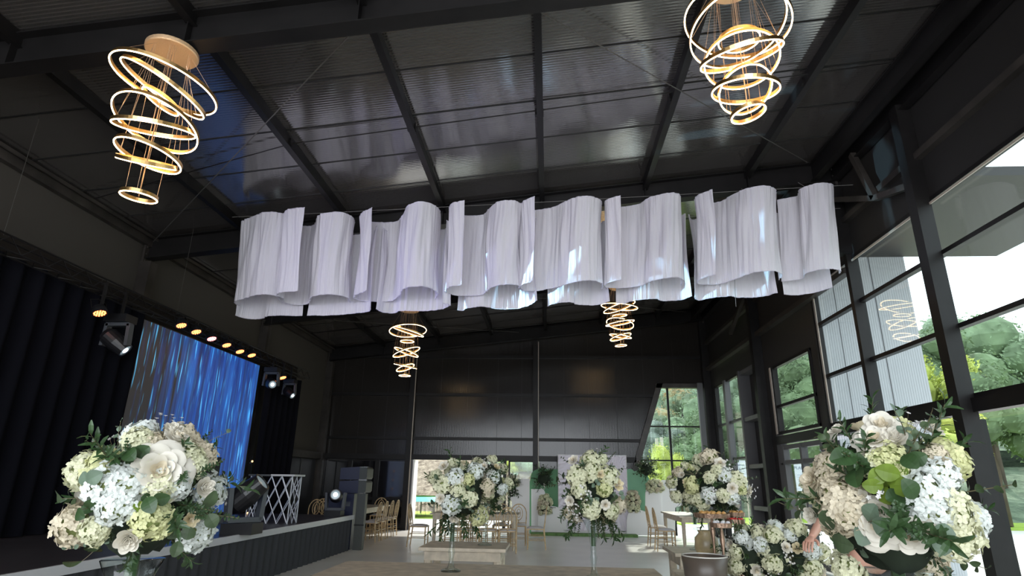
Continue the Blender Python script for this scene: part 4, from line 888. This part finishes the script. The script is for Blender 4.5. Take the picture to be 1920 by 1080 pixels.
# ================================================================ flowers
def floret_ball(name, m_, R=.075, n=90, fs=.021, seed=0, sq=.85, core=None):
    rnd = random.Random(seed); b = MB()
    b.mi = 1; b.sphere((0, 0, 0), R*.80, 10, 8, (1, 1, sq)); b.mi = 0
    ga = PI*(3-math.sqrt(5))
    for i in range(n):
        z = 1-1.75*(i+.5)/n; r_ = math.sqrt(max(0, 1-z*z)); a = ga*i+rnd.uniform(-.15, .15)
        d = Vector((r_*math.cos(a), r_*math.sin(a), z)); c = Vector((d.x, d.y, d.z*sq))*R*rnd.uniform(.86, 1.10)*(1+.06*math.sin(a*3))
        d = (d+Vector((rnd.gauss(0, .34), rnd.gauss(0, .34), rnd.gauss(0, .34)))).normalized(); q = d.orthogonal().normalized(); q.rotate(Quaternion(d, rnd.uniform(0, 6))); w_ = d.cross(q)
        s_ = fs*rnd.uniform(.85, 1.15)
        for k in range(4):
            e = q*math.cos(k*PI/2)+w_*math.sin(k*PI/2); f_ = q*math.cos(k*PI/2+PI/2)+w_*math.sin(k*PI/2+PI/2)
            b.add([c, c+e*s_*.45-f_*s_*.42+d*s_*.16, c+e*s_*.95-f_*s_*.22+d*s_*.10, c+e*s_*.95+f_*s_*.22+d*s_*.10, c+e*s_*.45+f_*s_*.42+d*s_*.16], [(0, 1, 2, 3, 4)])
    return b.mesh(name, [m_, 'hyd_core'])
HY = {}
for k in 'wcyb':
    HY[k] = [floret_ball('hydrangea', 'hyd_'+k, n=110, fs=.019, seed=ord(k)+i, sq=(.9, .75)[i]) for i in range(2)]
    HY[k+'s'] = [floret_ball('hydrangea', 'hyd_'+k, n=46, fs=.027, seed=ord(k)+9+i) for i in range(2)]
def rose_mesh(name, mats, open_=1.0, seed=0, lo=False, loose=False):
    rnd = random.Random(seed); b = MB(); nu, nv = (3, 3) if lo else (6, 5)
    layers = [(3, .010, .034, .05, 1), (4, .016, .036, .15, 1), (5, .024, .036, .32, 0), (5, .032, .037, .62, 0), (6, .042, .037, 1.0, 0)]
    if loose: layers.append((5, .058, .034, 1.45, 0))
    for li, (n, r_, h_, op, heart) in enumerate(layers):
        b.mi = 1 if heart else 0; op *= open_
        for k in range(n):
            a0 = 2*PI*k/n+li*.7+rnd.uniform(-.1, .1); sp_ = 2*PI/n*1.35; hh = h_*rnd.uniform(.92, 1.08); rr = r_*(.8+.35*open_)
            def fn(u, v, a0=a0, sp_=sp_, hh=hh, rr=rr, op=op):
                w_ = math.sin(PI*min(1, .18+.72*v))**.6; a = a0+(u-.5)*sp_*w_
                tilt = op*(v**1.5); rad = rr*(.35+.65*math.sin(v*PI/2))+hh*.55*math.sin(tilt)*v
                rad += .004*math.cos((u-.5)*PI)-.002; z = hh*v*math.cos(tilt*.75)-.35*rr*(li/4)-(.006*((u-.5)*2)**2)*v
                if v > .85: rad += .0035*op
                return (rad*math.cos(a), rad*math.sin(a), z)
            b.grid(fn, nu, nv)
    b.mi = 0; return b.mesh(name, mats, True)
RO = dict(w=rose_mesh('rose', ['rose_w', 'rose_h'], 1.0, 1), p=rose_mesh('rose', ['rose_p', 'rose_h'], .6, 2), o=rose_mesh('rose', ['rose_w', 'rose_h'], 1.25, 3, loose=True), b=rose_mesh('rose', ['rose_w', 'rose_w'], .35, 4),
          ws=rose_mesh('rose', ['rose_w', 'rose_h'], .9, 5, lo=True), ps=rose_mesh('rose', ['rose_p', 'rose_h'], .6, 6, lo=True), l=rose_mesh('rose', ['hyd_b', 'rose_h'], .9, 7))
def leaf(b, base, d, up, L, W, fold=.2, n=5):
    d = d.normalized(); s_ = d.cross(up)
    s_ = s_.normalized() if s_.length > 1e-4 else d.orthogonal().normalized(); nn = s_.cross(d); pts = []
    for i in range(n+1):
        t = i/n; w_ = W*math.sin(PI*(t*.92+.04))**.75; c = base+d*L*t+nn*L*.10*math.sin(PI*t)
        pts += [c-s_*w_+nn*w_*fold, c, c+s_*w_+nn*w_*fold]
    b.add(pts, [(i*3+j, i*3+j+1, i*3+j+4, i*3+j+3) for i in range(n) for j in (0, 1)])
def sprig_mesh(name, kind, seed, L=.2, m_='euc'):
    rnd = random.Random(seed); b = MB(); bend = Vector((rnd.uniform(-.4, .4), rnd.uniform(-.4, .4), 0)); P = [Vector((0, 0, 0))+Vector((0, 0, 1))*L*t+bend*L*t*t*.8 for t in [i/8 for i in range(9)]]
    b.mi = 1; b.tube(P, [.0025-.0015*i/8 for i in range(9)], 4); b.mi = 0
    k = dict(euc=9, big=3, olive=24, fern=46)[kind]
    for i in range(k):
        t = (i+1)/k; p = P[0].lerp(P[-1], t) if kind == 'x' else P[min(8, int(t*8))]+(P[min(8, int(t*8)+1)]-P[min(8, int(t*8))])*(t*8-int(t*8)); a = i*PI+rnd.uniform(-.5, .5)+(PI/2)*((i//2) % 2)
        o = Vector((math.cos(a), math.sin(a), rnd.uniform(.15, .7))); up = Vector((rnd.uniform(-.4, .4), rnd.uniform(-.4, .4), 1))
        if kind == 'euc': leaf(b, p, o, up, .038*rnd.uniform(.75, 1.1)*(1.1-.4*t), .017*(1.1-.4*t), .12, 6)
        elif kind == 'big': leaf(b, p, o, up, .062*rnd.uniform(.8, 1.15), .026, .15, 6)
        elif kind == 'olive': leaf(b, p, o+Vector((0, 0, .4)), up, .055*rnd.uniform(.7, 1.1), .008, .2, 3)
        else: leaf(b, p, o, up, .034*(1.2-t), .005, .2, 2)
    return b.mesh(name, [m_, 'stem'])
SP = dict(e=[sprig_mesh('eucalyptus_sprig', 'euc', i, .2, m_) for i, m_ in enumerate(('euc', 'euc', 'euc_b'))], g=[sprig_mesh('leafy_sprig', 'big', 20+i, .12, m_) for i, m_ in enumerate(('euc', 'euc_b', 'ruscus', 'euc'))],
          y=[sprig_mesh('leafy_sprig', 'big', 30, .1, 'euc_y')], o=[sprig_mesh('olive_sprig', 'olive', 40+i, .22, 'ruscus') for i in range(3)], f=[sprig_mesh('fern_sprig', 'fern', 50+i, .2, 'ruscus') for i in range(2)])
def wax_mesh(seed):
    rnd = random.Random(seed); b = MB()
    for i in range(14):
        e = Vector((rnd.uniform(-.06, .06), rnd.uniform(-.06, .06), rnd.uniform(.08, .17))); b.mi = 1; b.tube([(0, 0, 0), e], .001, 3); b.mi = 0
        for k in range(5): a = k*2*PI/5; leaf(b, e, Vector((math.cos(a), math.sin(a), .4)), Vector((0, 0, 1)), .012, .005, .2, 2)
    return b.mesh('waxflower', ['mini', 'stem'])
WX = [wax_mesh(1), wax_mesh(2)]
core_me = None
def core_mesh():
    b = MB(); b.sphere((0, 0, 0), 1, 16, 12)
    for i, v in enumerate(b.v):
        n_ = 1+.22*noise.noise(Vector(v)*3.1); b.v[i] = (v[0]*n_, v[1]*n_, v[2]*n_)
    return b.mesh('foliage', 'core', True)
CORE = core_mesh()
VIEW = Vector((0, 0, H))
def bouquet(label, c, Rx, Rz, items=(), seed=0, nh=10, nr=8, ns=34, drop=0, small=False, group=None, name='flower_arrangement', fill_all=False, hs=1.0, kinds='wccyb', front_clear=False, stem_to=None, flat=False):
    """ball of flowers round c; items=(kind, px, py, size_m); every flower and sprig sits on the ball and is a child of it"""
    rnd = random.Random(seed); c = Vector(c); t = thing(name, label, 'flowers', (c.x, c.y, c.z-Rz*.9), group=group); off = Vector((0, 0, Rz*.9))
    put('foliage', CORE, t, off, scale=(Rx*.66, Rx*.66, Rz*.68))
    placed = []
    def q_of(d, roll=0): return d.to_track_quat('Z', 'Y') @ Quaternion((0, 0, 1), roll)
    def surf(d, k=1.0): return Vector((d.x*Rx, d.y*Rx, d.z*Rz))*k
    def addf(kind, d, size, k=.92, tilt=None):
        p = surf(d, k)+off; dd = tilt or d; rl = rnd.uniform(0, 6)
        if kind[0] == 'H':
            me = rnd.choice(HY[kind[1]+('s' if small else '')]); put('hydrangea', me, t, p, q_of(dd, rl), size/.15)
        elif kind[0] == 'R':
            me = RO[kind[1]+('s' if small and kind[1] in 'wp' else '')]; put('rose', me, t, p, q_of(dd, rl), size/(.165 if kind[1] == 'o' else .12))
        elif kind[0] == 'S':
            me = rnd.choice(SP[kind[1]]); put(me.name.split('.')[0], me, t, p, q_of(dd, rl), size/.2)
        elif kind[0] == 'W': put('waxflower', rnd.choice(WX), t, p, q_of(dd, rl), size/.17)
        placed.append((d, size))
    for it in items:
        kind, px, py, size = it[:4]; r_ = ray(px, py).normalized(); o = VIEW-c; A = Vector((r_.x/Rx, r_.y/Rx, r_.z/Rz)); B = Vector((o.x/Rx, o.y/Rx, o.z/Rz))
        a_ = A.dot(A); b_ = 2*A.dot(B); c_ = B.dot(B)-1; D = b_*b_-4*a_*c_
        tt = (-b_-math.sqrt(D))/(2*a_) if D > 0 else -b_/(2*a_)
        P = VIEW+r_*tt-c; d = Vector((P.x/Rx, P.y/Rx, P.z/Rz)); k = d.length; d.normalize()
        tl = (d.normalized()*1.0+(-r_)*(it[4] if len(it) > 4 else .5)).normalized(); addf(kind, d, size if kind[0] != 'S' else size*(.8 if not small else .5), ((1.04 if kind[0] == 'R' else .94) if kind[0] != 'S' else (.80 if kind[1] in 'gy' else .72))*k, tl)
    ni = len(placed)
    def rd():
        while True:
            d = Vector((rnd.gauss(0, 1), rnd.gauss(0, 1), rnd.gauss(0, 1)+.12)).normalized()
            if d.z > -.8: return d
    tr_ = 0; cnt = [nh, nr]
    while (cnt[0] > 0 or cnt[1] > 0) and tr_ < 900:
        tr_ += 1; d = rd(); sz = (.13 if cnt[0] > 0 else .085)*hs*rnd.uniform(.85, 1.15)
        if front_clear and d.dot((VIEW-c).normalized()) > .05 and d.z > -.45: continue
        if any((surf(d)-surf(e)).length < (sz+s2)*.46 for e, s2 in placed): continue
        if cnt[0] > 0: addf('H'+rnd.choice(kinds), d, sz, .9); cnt[0] -= 1
        else: addf('R'+rnd.choice('wwp'), d, sz, .92); cnt[1] -= 1
    for i in range(ns):
        d = rd(); k = rnd.choice('eegofofofe' if not small else 'egeoofoff')
        fc = front_clear and d.dot((VIEW-c).normalized()) > .1
        addf('S'+k, d, .2*hs*rnd.uniform(.7, 1.1)*(1 if not small else .8)*(.7 if fc else 1), rnd.uniform(.55, .68)*(.92 if fc else 1), (d+Vector((rnd.gauss(0, .35), rnd.gauss(0, .35), rnd.gauss(0, .3)))).normalized())
    for i in range(ns//10): d = rd(); addf('W', d, .13*hs, .74)
    for i in range(drop):
        a = rnd.uniform(0, 6.3); d = Vector((math.cos(a)*.55, math.sin(a)*.55, -.75)).normalized(); addf('So' if i % 3 == 0 else 'Sf', d, .19*hs, .62, Vector((math.cos(a)*.5, math.sin(a)*.5, -1)).normalized())
    return t
def vase(x, y, z0, z1, label, s=1.0, group='tall glass vases'):
    h_ = z1-z0; t = thing('glass_vase', label, 'vase', (x, y, z0), group=group)
    MB().lathe([(.085*s, 0), (.085*s, .012), (.03*s, .03), (.018*s, .09), (.024*s, h_*.30), (.03*s, h_*.36), (.022*s, h_*.42), (.026*s, h_*.6), (.045*s, h_*.82), (.085*s, h_)], 20).build('vase_body', 'cgl', t, smooth=True)
    MB().tube([(0, 0, h_*.55), (0, 0, h_*1.1)], .018*s, 7).build('stems', 'ruscus', t)
    return t
# near left bouquet
cl = PY(272, 935, 1.85)
LI = [('Hw', 200, 905, .115), ('Hw', 232, 912, .12), ('Hw', 218, 945, .105), ('Hy', 190, 872, .105), ('Hc', 258, 822, .085), ('Hb', 285, 822, .06), ('Hc', 355, 852, .095), ('Hc', 368, 868, .08), ('Hc', 285, 860, .08), ('Hw', 330, 905, .09), ('Hc', 300, 912, .09), ('Hw', 318, 880, .08),
      ('Hy', 285, 975, .105), ('Hy', 300, 985, .08), ('Hw', 375, 1002, .11), ('Hw', 395, 925, .075), ('Hc', 172, 1000, .075), ('Hc', 168, 890, .08),
      ('Ro', 297, 885, .16, 1.6), ('Rb', 322, 812, .07, .1), ('Rb', 378, 915, .075, .6), ('Rp', 354, 972, .05, .7), ('Rb', 242, 1008, .085, .4), ('Rw', 330, 826, .07, -.2),
      ('Sg', 265, 850, .20, 1.), ('Sg', 290, 842, .16, .8), ('Sg', 350, 995, .17, 1.2), ('Sg', 300, 940, .2, 1.), ('Sg', 385, 945, .2, .8), ('Sg', 165, 920, .2, .9), ('Sg', 168, 950, .16, .9),
      ('Sy', 275, 955, .15, 1.), ('Sf', 345, 900, .2, .6), ('Sf', 375, 885, .2, .5), ('Sf', 390, 965, .22, .6), ('Sf', 360, 950, .2, .6), ('So', 205, 860, .2, .5), ('So', 235, 855, .18, .5), ('So', 330, 965, .18, .6), ('Sf', 375, 965, .2, .7), ('Se', 215, 835, .14, -.2), ('Sf', 240, 860, .2, .5)]
bouquet('large white hydrangea and rose bouquet at the lower left, in front of the led wall', cl, .205, .225, LI, 3, nh=9, nr=4, ns=30, front_clear=True, hs=.8, group='near bouquets')
vase(cl.x, cl.y, .76, cl.z-.17, 'glass vase under the lower left bouquet', group=None)
cr_ = PY(1662, 945, 1.85)
RI = [('Rw', 1653, 806, .085, .5), ('Ro', 1640, 828, .10, .3), ('Rb', 1676, 828, .08, .2), ('Hy', 1668, 850, .08), ('Hy', 1650, 862, .08), ('Hy', 1680, 868, .07), ('Rw', 1744, 810, .06, .2), ('Hb', 1555, 868, .085), ('Hb', 1548, 890, .075), ('Rl', 1527, 902, .07, .3),
      ('Hb', 1572, 935, .115), ('Hb', 1585, 958, .12), ('Hb', 1565, 975, .09), ('Hw', 1735, 925, .115), ('Hw', 1748, 950, .11), ('Hw', 1770, 890, .09), ('Ro', 1648, 982, .12, 1.2), ('Rb', 1645, 960, .08, .8), ('Rw', 1705, 1000, .08, .9), ('Rb', 1730, 990, .07, .8), ('Rb', 1618, 930, .04, .8), ('Hc', 1630, 868, .07), ('Rb', 1528, 965, .06, .4), ('Hb', 1760, 850, .06), ('Rb', 1575, 812, .05, 0.), ('Hc', 1790, 960, .11), ('Hc', 1800, 1010, .11),
      ('Sg', 1598, 890, .27, 1.3), ('Sy', 1655, 885, .2, 1.2), ('Sy', 1678, 890, .22, 1.2), ('Sy', 1648, 912, .19, 1.2), ('Sg', 1720, 862, .2, 1.), ('Sg', 1680, 925, .22, 1.1), ('Sg', 1545, 985, .24, .9), ('Sg', 1620, 985, .24, 1.), ('Sg', 1745, 990, .2, 1),
      ('So', 1600, 830, .15, 0.), ('So', 1585, 840, .15, 0.), ('So', 1615, 845, .15, .2), ('Se', 1570, 845, .2, .0), ('Se', 1705, 825, .2, 0.), ('Se', 1722, 835, .2, 0.), ('Se', 1700, 850, .2, .3), ('Sf', 1690, 960, .25, .8), ('Sf', 1700, 985, .25, .8), ('So', 1690, 975, .24, .8), ('So', 1725, 1000, .24, .8), ('So', 1550, 935, .2, .0), ('Sf', 1620, 870, .25, .6), ('So', 1740, 830, .2, 0)]
bouquet('large bouquet with silver and lime leaves and white roses at the lower right', cr_, .215, .25, RI, 5, nh=9, nr=4, ns=34, front_clear=True, hs=.8, group='near bouquets')
vase(cr_.x, cr_.y, .76, cr_.z-.17, 'glass vase under the lower right bouquet', group=None)
table('round_side_table', cl.x-.4, cl.x+.4, cl.y-.4, cl.y+.4, .76, 'pale table below the lower left bouquet'); table('round_side_table', cr_.x-.4, cr_.x+.4, cr_.y-.4, cr_.y+.4, .76, 'pale table below the lower right bouquet')
# middle bouquets on the long tables
GB = 'tall bouquets on the long tables'
table('banquet_table', -1.9, .95, 5.0, 6.0, .76, 'long limed wood table carrying the middle vases'); 
table('banquet_table', 1.1, 2.42, 4.6, 6.0, .76, 'long limed wood dessert table on the right')
table('banquet_table', -1.5, -.5, 7.3, 8.1, .76, 'small limed wood table under the half hidden left bouquet')
table('banquet_table', 1.4, 2.6, 7.3, 8.1, .76, 'small limed wood table under the half hidden right bouquet')
c = PY(862, 925, 5.5)
bouquet('tall white bouquet left of the middle, in front of the open door', c, .29, .28, [('Hw', 852, 894, .15), ('Hc', 828, 910, .15), ('Hw', 846, 948, .155), ('Hc', 882, 937, .13), ('Hc', 860, 917, .12), ('Rw', 827, 934, .085), ('Rw', 860, 900, .08), ('Hy', 880, 898, .1), ('Hw', 893, 880, .14), ('Hc', 847, 865, .09), ('Rw', 833, 876, .09), ('Sg', 818, 896, .3), ('Sg', 868, 955, .3), ('Sg', 880, 915, .25)], 11, nh=6, nr=4, ns=40, drop=14, small=True, group=GB, hs=1.15)
vase(c.x-.05, c.y, .76, c.z-.2, 'tall glass vase under the bouquet left of the middle')
c = PY(1110, 918, 5.3)
bouquet('tallest white hydrangea bouquet in the middle, in front of the pleated backdrop', c, .27, .31, [('Hc', 1105, 860, .15), ('Hc', 1080, 890, .16), ('Hc', 1110, 882, .15), ('Hc', 1142, 890, .16), ('Hc', 1085, 918, .13), ('Hy', 1134, 917, .12), ('Rp', 1157, 910, .10), ('Rw', 1076, 865, .09), ('Hc', 1108, 956, .15), ('Rw', 1070, 938, .08), ('Rw', 1134, 945, .08), ('Hc', 1150, 960, .12), ('Hc', 1130, 857, .09), ('Rp', 1125, 890, .08), ('Sg', 1115, 942, .3), ('Sg', 1150, 945, .3), ('Sg', 1085, 960, .3), ('Sg', 1115, 905, .25), ('Sg', 1160, 925, .3)], 12, nh=5, nr=2, ns=44, drop=16, small=True, group=GB, hs=1.15)
vase(c.x, c.y, .76, c.z-.24, 'tall glass vase under the middle bouquet')
c = PY(1345, 910, 5.5)
bouquet('tall white bouquet right of the middle, in front of the corner window', c, .29, .26, [('Hw', 1328, 930, .12), ('Hc', 1358, 930, .11), ('Hc', 1385, 900, .14), ('Hw', 1360, 890, .11), ('Hc', 1345, 880, .1), ('Hy', 1390, 915, .11), ('Rw', 1372, 915, .09), ('Hc', 1330, 895, .1), ('Hw', 1375, 935, .11), ('Rw', 1350, 870, .09), ('Sy', 1345, 865, .2), ('Sg', 1340, 905, .25)], 13, nh=5, nr=4, ns=40, drop=14, small=True, group=GB, hs=1.05)
vase(c.x, c.y, .76, c.z-.2, 'tall glass vase under the bouquet right of the middle')
c = PY(912, 905, 7.7)
bouquet('white bouquet half hidden behind the one left of the middle', c, .30, .32, (), 14, nh=14, nr=8, ns=34, drop=12, small=True, group=GB, hs=1.05)
vase(c.x, c.y, .76, c.z-.24, 'tall glass vase under the half hidden left bouquet')
c = PY(1298, 912, 7.7)
bouquet('white bouquet half hidden behind the one right of the middle', c, .29, .28, (), 15, nh=14, nr=8, ns=34, drop=10, small=True, group=GB, hs=.95)
vase(c.x, c.y, .76, c.z-.2, 'tall glass vase under the half hidden right bouquet')
# low arrangements on the dessert table
for i, (px, py, Y, rx_, sd) in enumerate(((1400, 990, 5.2, .19, 21), (1445, 985, 5.1, .20, 22), (1492, 985, 5.1, .18, 23))):
    c = PY(px, py, Y); bouquet('low mound of white hydrangeas on the dessert table, %s of three' % ('left', 'middle', 'right')[i:i+1] if False else 'low mound of white hydrangeas on the dessert table, %s of three' % ('left', 'middle', 'right')[i], (c.x, c.y, .98), rx_, .24, (), sd, nh=13, nr=3, ns=30, small=True, group='low mounds on the dessert table', hs=.95, kinds='wccc')
# backdrop flowers
for px, py, r1, r2, kd, lb in ((1020, 897, .28, .30, 'leaf', 'hanging greenery on the left green panel'), (1212, 880, .26, .26, 'leaf', 'loose greenery at the top of the pale green panel'),
                               (1022, 948, .22, .33, 'cream', 'cream flower cluster on the left white arch panel'), (1187, 942, .2, .36, 'cream', 'cream flower cluster right of the white curtain'),
                               (1228, 912, .26, .19, 'cream', 'cream flower mound on top of the tall white panel'), (960, 915, .18, .36, 'leaf', 'trailing greenery with pale flowers on the grey scalloped panel')):
    c = PY(px, py, YP-.15)
    if kd == 'leaf': bouquet(lb, c, r1, r2, (), px, nh=0 if px != 960 else 4, nr=0, ns=40, small=True, hs=1.7, group='flowers on the backdrop')
    else: bouquet(lb, c, r1, r2, (), px, nh=30, nr=4, ns=10, small=True, hs=1.0, kinds='bcc', group='flowers on the backdrop')
for i, (x, y) in enumerate(((-1.75, 15.0), (-1.3, 15.1), (3.55, 15.6))):
    bouquet('low leafy centrepiece lying on the %s' % ('middle table, left', 'middle table, right', 'far right table')[i], (x, y, .77+.12), .22, .12, (), 60+i, nh=3, nr=3, ns=20, small=True, hs=1.0, group='low centrepieces', name='table_centrepiece')
bouquet('low greenery lying on the far left table', (-5.2, 16.6, .76+.07), .3, .08, (), 70, nh=1, nr=2, ns=24, small=True, hs=1.0, group='low centrepieces', name='table_centrepiece')
# ---------------------------------------------------------------- dessert table things
def stand(px, py, Y, r_, label, sd):
    c = PY(px, py, Y); h_ = c.z-.76; t = thing('cake_stand', label, 'cake stand', (c.x, Y, .76), group='copper cake stands')
    MB().lathe([(.06, 0), (.055, .012), (.02, .03), (.009, .08), (.016, .12), (.008, .17), (.010, h_*.6), (.02, h_*.75), (.008, h_-.02), (.02, h_)], 14).build('stem', 'copper', t, smooth=True)
    b = MB(); n = 40
    for r0, z0, r1, z1 in ((0, h_, r_, h_), (r_, h_, r_*1.02, h_+.015), (r_*1.0, h_+.0, r_*.98, h_-.018)):
        for i in range(n):
            a0, a1 = 2*PI*i/n, 2*PI*(i+1)/n; s0 = 1+.02*math.sin(a0*14); s1 = 1+.02*math.sin(a1*14)
            b.add([(r0*s0*math.cos(a0), r0*s0*math.sin(a0), z0), (r1*s0*math.cos(a0), r1*s0*math.sin(a0), z1), (r1*s1*math.cos(a1), r1*s1*math.sin(a1), z1), (r0*s1*math.cos(a1), r0*s1*math.sin(a1), z0)], [(0, 1, 2, 3)])
    b.build('plate', 'copper', t); return c, h_
def sweets(c, z, r_, n, m_, nm, lab, g):
    for i in range(n):
        a = i*2.4; rr = r_*math.sqrt((i+.5)/n)*.85
        put(nm, SW[m_], None, (c.x+rr*math.cos(a), c.y+rr*math.sin(a), z), label=lab, cat='sweet', group=g)
SW = {'sweet': MB().lathe([(.012, 0), (.017, .012), (.019, .018), (.012, .028), (0, .032)], 9).mesh('sweet', 'sweet', True), 'berry': MB().sphere((0, 0, .012), .013, 8, 6).mesh('berry', 'berry', True), 'cushion': MB().lathe([(.012, 0), (.018, .014), (.014, .026), (0, .03)], 9).mesh('meringue', 'cushion', True)}
c, h_ = stand(1334, 966, 5.15, .135, 'wide copper cake stand with pastries, front left of the dessert table', 1); sweets(c, .76+h_, .12, 16, 'sweet', 'pastry', 'small caramel pastry on the wide copper cake stand', 'pastries on the wide copper stand')
c, h_ = stand(1352, 984, 4.9, .08, 'smaller copper cake stand nearer than the wide one', 2); sweets(c, .76+h_, .07, 7, 'cushion', 'meringue', 'small white meringue on the smaller copper stand', 'meringues on the smaller copper stand')
c, h_ = stand(1379, 964, 5.5, .075, 'copper cake stand with caramel sweets below the right bouquet', 3); sweets(c, .76+h_, .07, 9, 'sweet', 'pastry', 'small caramel pastry on the stand below the right bouquet', 'pastries below the right bouquet')
c, h_ = stand(1378, 977, 5.2, .075, 'low copper cake stand with red berries', 4); sweets(c, .76+h_, .07, 22, 'berry', 'red_berry', 'round red berry on the low copper stand', 'berries on the low copper stand')
c = PY(1322, 985, 5.6); u_ = thing('striped_urn', 'glossy olive and cream striped urn on the dessert table', 'urn', (c.x, 5.6, .76)); MB().lathe([(.06, 0), (.05, .03), (.06, .08), (.10, .22), (.095, .30), (.06, .34), (.07, .36), (.05, .36), (.04, .30)], 20).build('urn_body', 'ceramic', u_, smooth=True)
c = PY(1318, 1000, 4.75); u_ = thing('round_tub', 'round dark metal tub with a pale rim at the front of the dessert table', 'tub', (c.x+.02, 4.85, .76))
MB().lathe([(.12, 0), (.15, .10), (.165, .235), (.155, .235), (.14, .10), (.11, .01), (0, .01)], 28).build('tub_body', 'tub', u_, smooth=True); MB().tube(hoop(0, 0, .16, .16, 28)[:-1], .006, 5, closed=True).build('rim', 'rim', u_, loc=(0, 0, .237)).rotation_euler = (PI/2, 0, 0)
# ================================================================ person reaching behind the right bouquet
def skin_body(name, V, E, R, m_, parent, sub=2):
    me = bpy.data.meshes.new(name); me.from_pydata(V, E, []); o = bpy.data.objects.new(name, me); COL.objects.link(o); me.materials.append(M[m_])
    s_ = o.modifiers.new('skin', 'SKIN'); ss = o.modifiers.new('sub', 'SUBSURF'); ss.levels = ss.render_levels = sub; s_.use_smooth_shade = True
    for i, v in enumerate(me.skin_vertices[0].data): v.radius = (R[i] if hasattr(R[i], '__len__') else (R[i], R[i])); v.use_root = (i == 0)
    o.parent = parent; return o
hp = PY(1521, 1008, 4.78); el = PY(1539, 978, 4.98)
pb_ = Vector((PY(1602, 900, 5.45).x, 5.45, 0))
per = thing('person', 'person in dark clothes bending behind the right bouquet, one bare forearm reaching to the flowers', 'person', pb_)
L_ = lambda v: Vector(v)-pb_
sh = pb_+Vector((-.17, -.17, 1.30)); sh2 = pb_+Vector((.2, -.10, 1.32))
V = [(0, .0, .92), (0, -.02, 1.08), (.02, -.1, 1.26), (.02, -.17, 1.38), (.02, -.22, 1.46), (.02, -.25, 1.56), tuple(L_(sh)), tuple(L_(el)), tuple(L_(hp)), tuple(L_(sh2)), (.27, -.15, 1.05), (.2, -.32, .88), (-.1, .02, .86), (-.11, -.04, .48), (-.12, .03, .08), (-.12, -.12, .04), (.1, .02, .86), (.11, -.04, .48), (.12, .03, .08), (.12, -.12, .04)]
E_ = [(0, 1), (1, 2), (2, 3), (3, 4), (4, 5), (2, 6), (6, 7), (7, 8), (2, 9), (9, 10), (10, 11), (0, 12), (12, 13), (13, 14), (14, 15), (0, 16), (16, 17), (17, 18), (18, 19)]
R_ = [(.15, .11), (.13, .1), (.17, .10), (.06, .06), (.075, .09), (.07, .085), .055, .04, .026, .055, .042, .026, .085, .055, .04, .035, .085, .055, .04, .035]
skin_body('body', V, E_, R_, 'skin', per)
V2 = [(0, 0, .92), (0, -.02, 1.08), (.02, -.1, 1.26), (.02, -.16, 1.34), tuple(L_(sh)), tuple(L_(sh.lerp(el, .5))), tuple(L_(sh2)), (.25, -.13, 1.14)]
skin_body('shirt', V2, [(0, 1), (1, 2), (2, 3), (2, 4), (4, 5), (2, 6), (6, 7)], [(.165, .125), (.145, .115), (.19, .115), (.07, .07), .07, .058, .07, .056], 'shirt', per)
V3 = [(0, 0, .95), (-.1, .02, .84), (-.11, -.04, .48), (-.12, .03, .1), (.1, .02, .84), (.11, -.04, .48), (.12, .03, .1)]
skin_body('trousers', V3, [(0, 1), (1, 2), (2, 3), (0, 4), (4, 5), (5, 6)], [(.165, .125), .1, .07, .055, .1, .07, .055], 'trousers', per)
MB().sphere((.02, -.215, 1.56), .105, 14, 10, (.95, 1.05, 1.1)).build('hair', 'hair', per, smooth=True)
# hand: palm and five fingers
fd = (hp-el).normalized(); side = fd.cross(Vector((0, 0, 1))).normalized(); nn = side.cross(fd)
hand = bpy.data.objects.new('hand', None); COL.objects.link(hand); hand.parent = per
b0 = L_(hp)
skin_body('palm', [tuple(b0-fd*.01), tuple(b0+fd*.04), tuple(b0+fd*.08)], [(0, 1), (1, 2)], [(.026, .022), (.036, .018), (.038, .016)], 'skin', hand)
for k, (sx, ln_) in enumerate(((-.03, .068), (-.010, .078), (.011, .072), (.03, .056))):
    p0 = b0+fd*.07+side*sx; p1 = p0+fd*ln_*.45-nn*.006; p2 = p1+fd*ln_*.3-nn*.018; p3 = p2+fd*ln_*.18-nn*.022
    skin_body('finger', [tuple(p0), tuple(p1), tuple(p2), tuple(p3)], [(0, 1), (1, 2), (2, 3)], [.0095, .0088, .0082, .0075], 'skin', hand)
p0 = b0+fd*.02-side*.03; p1 = p0-side*.028+fd*.028-nn*.01; p2 = p1-side*.006+fd*.032-nn*.01
skin_body('thumb', [tuple(p0), tuple(p1), tuple(p2)], [(0, 1), (1, 2)], [.012, .0105, .009], 'skin', hand)
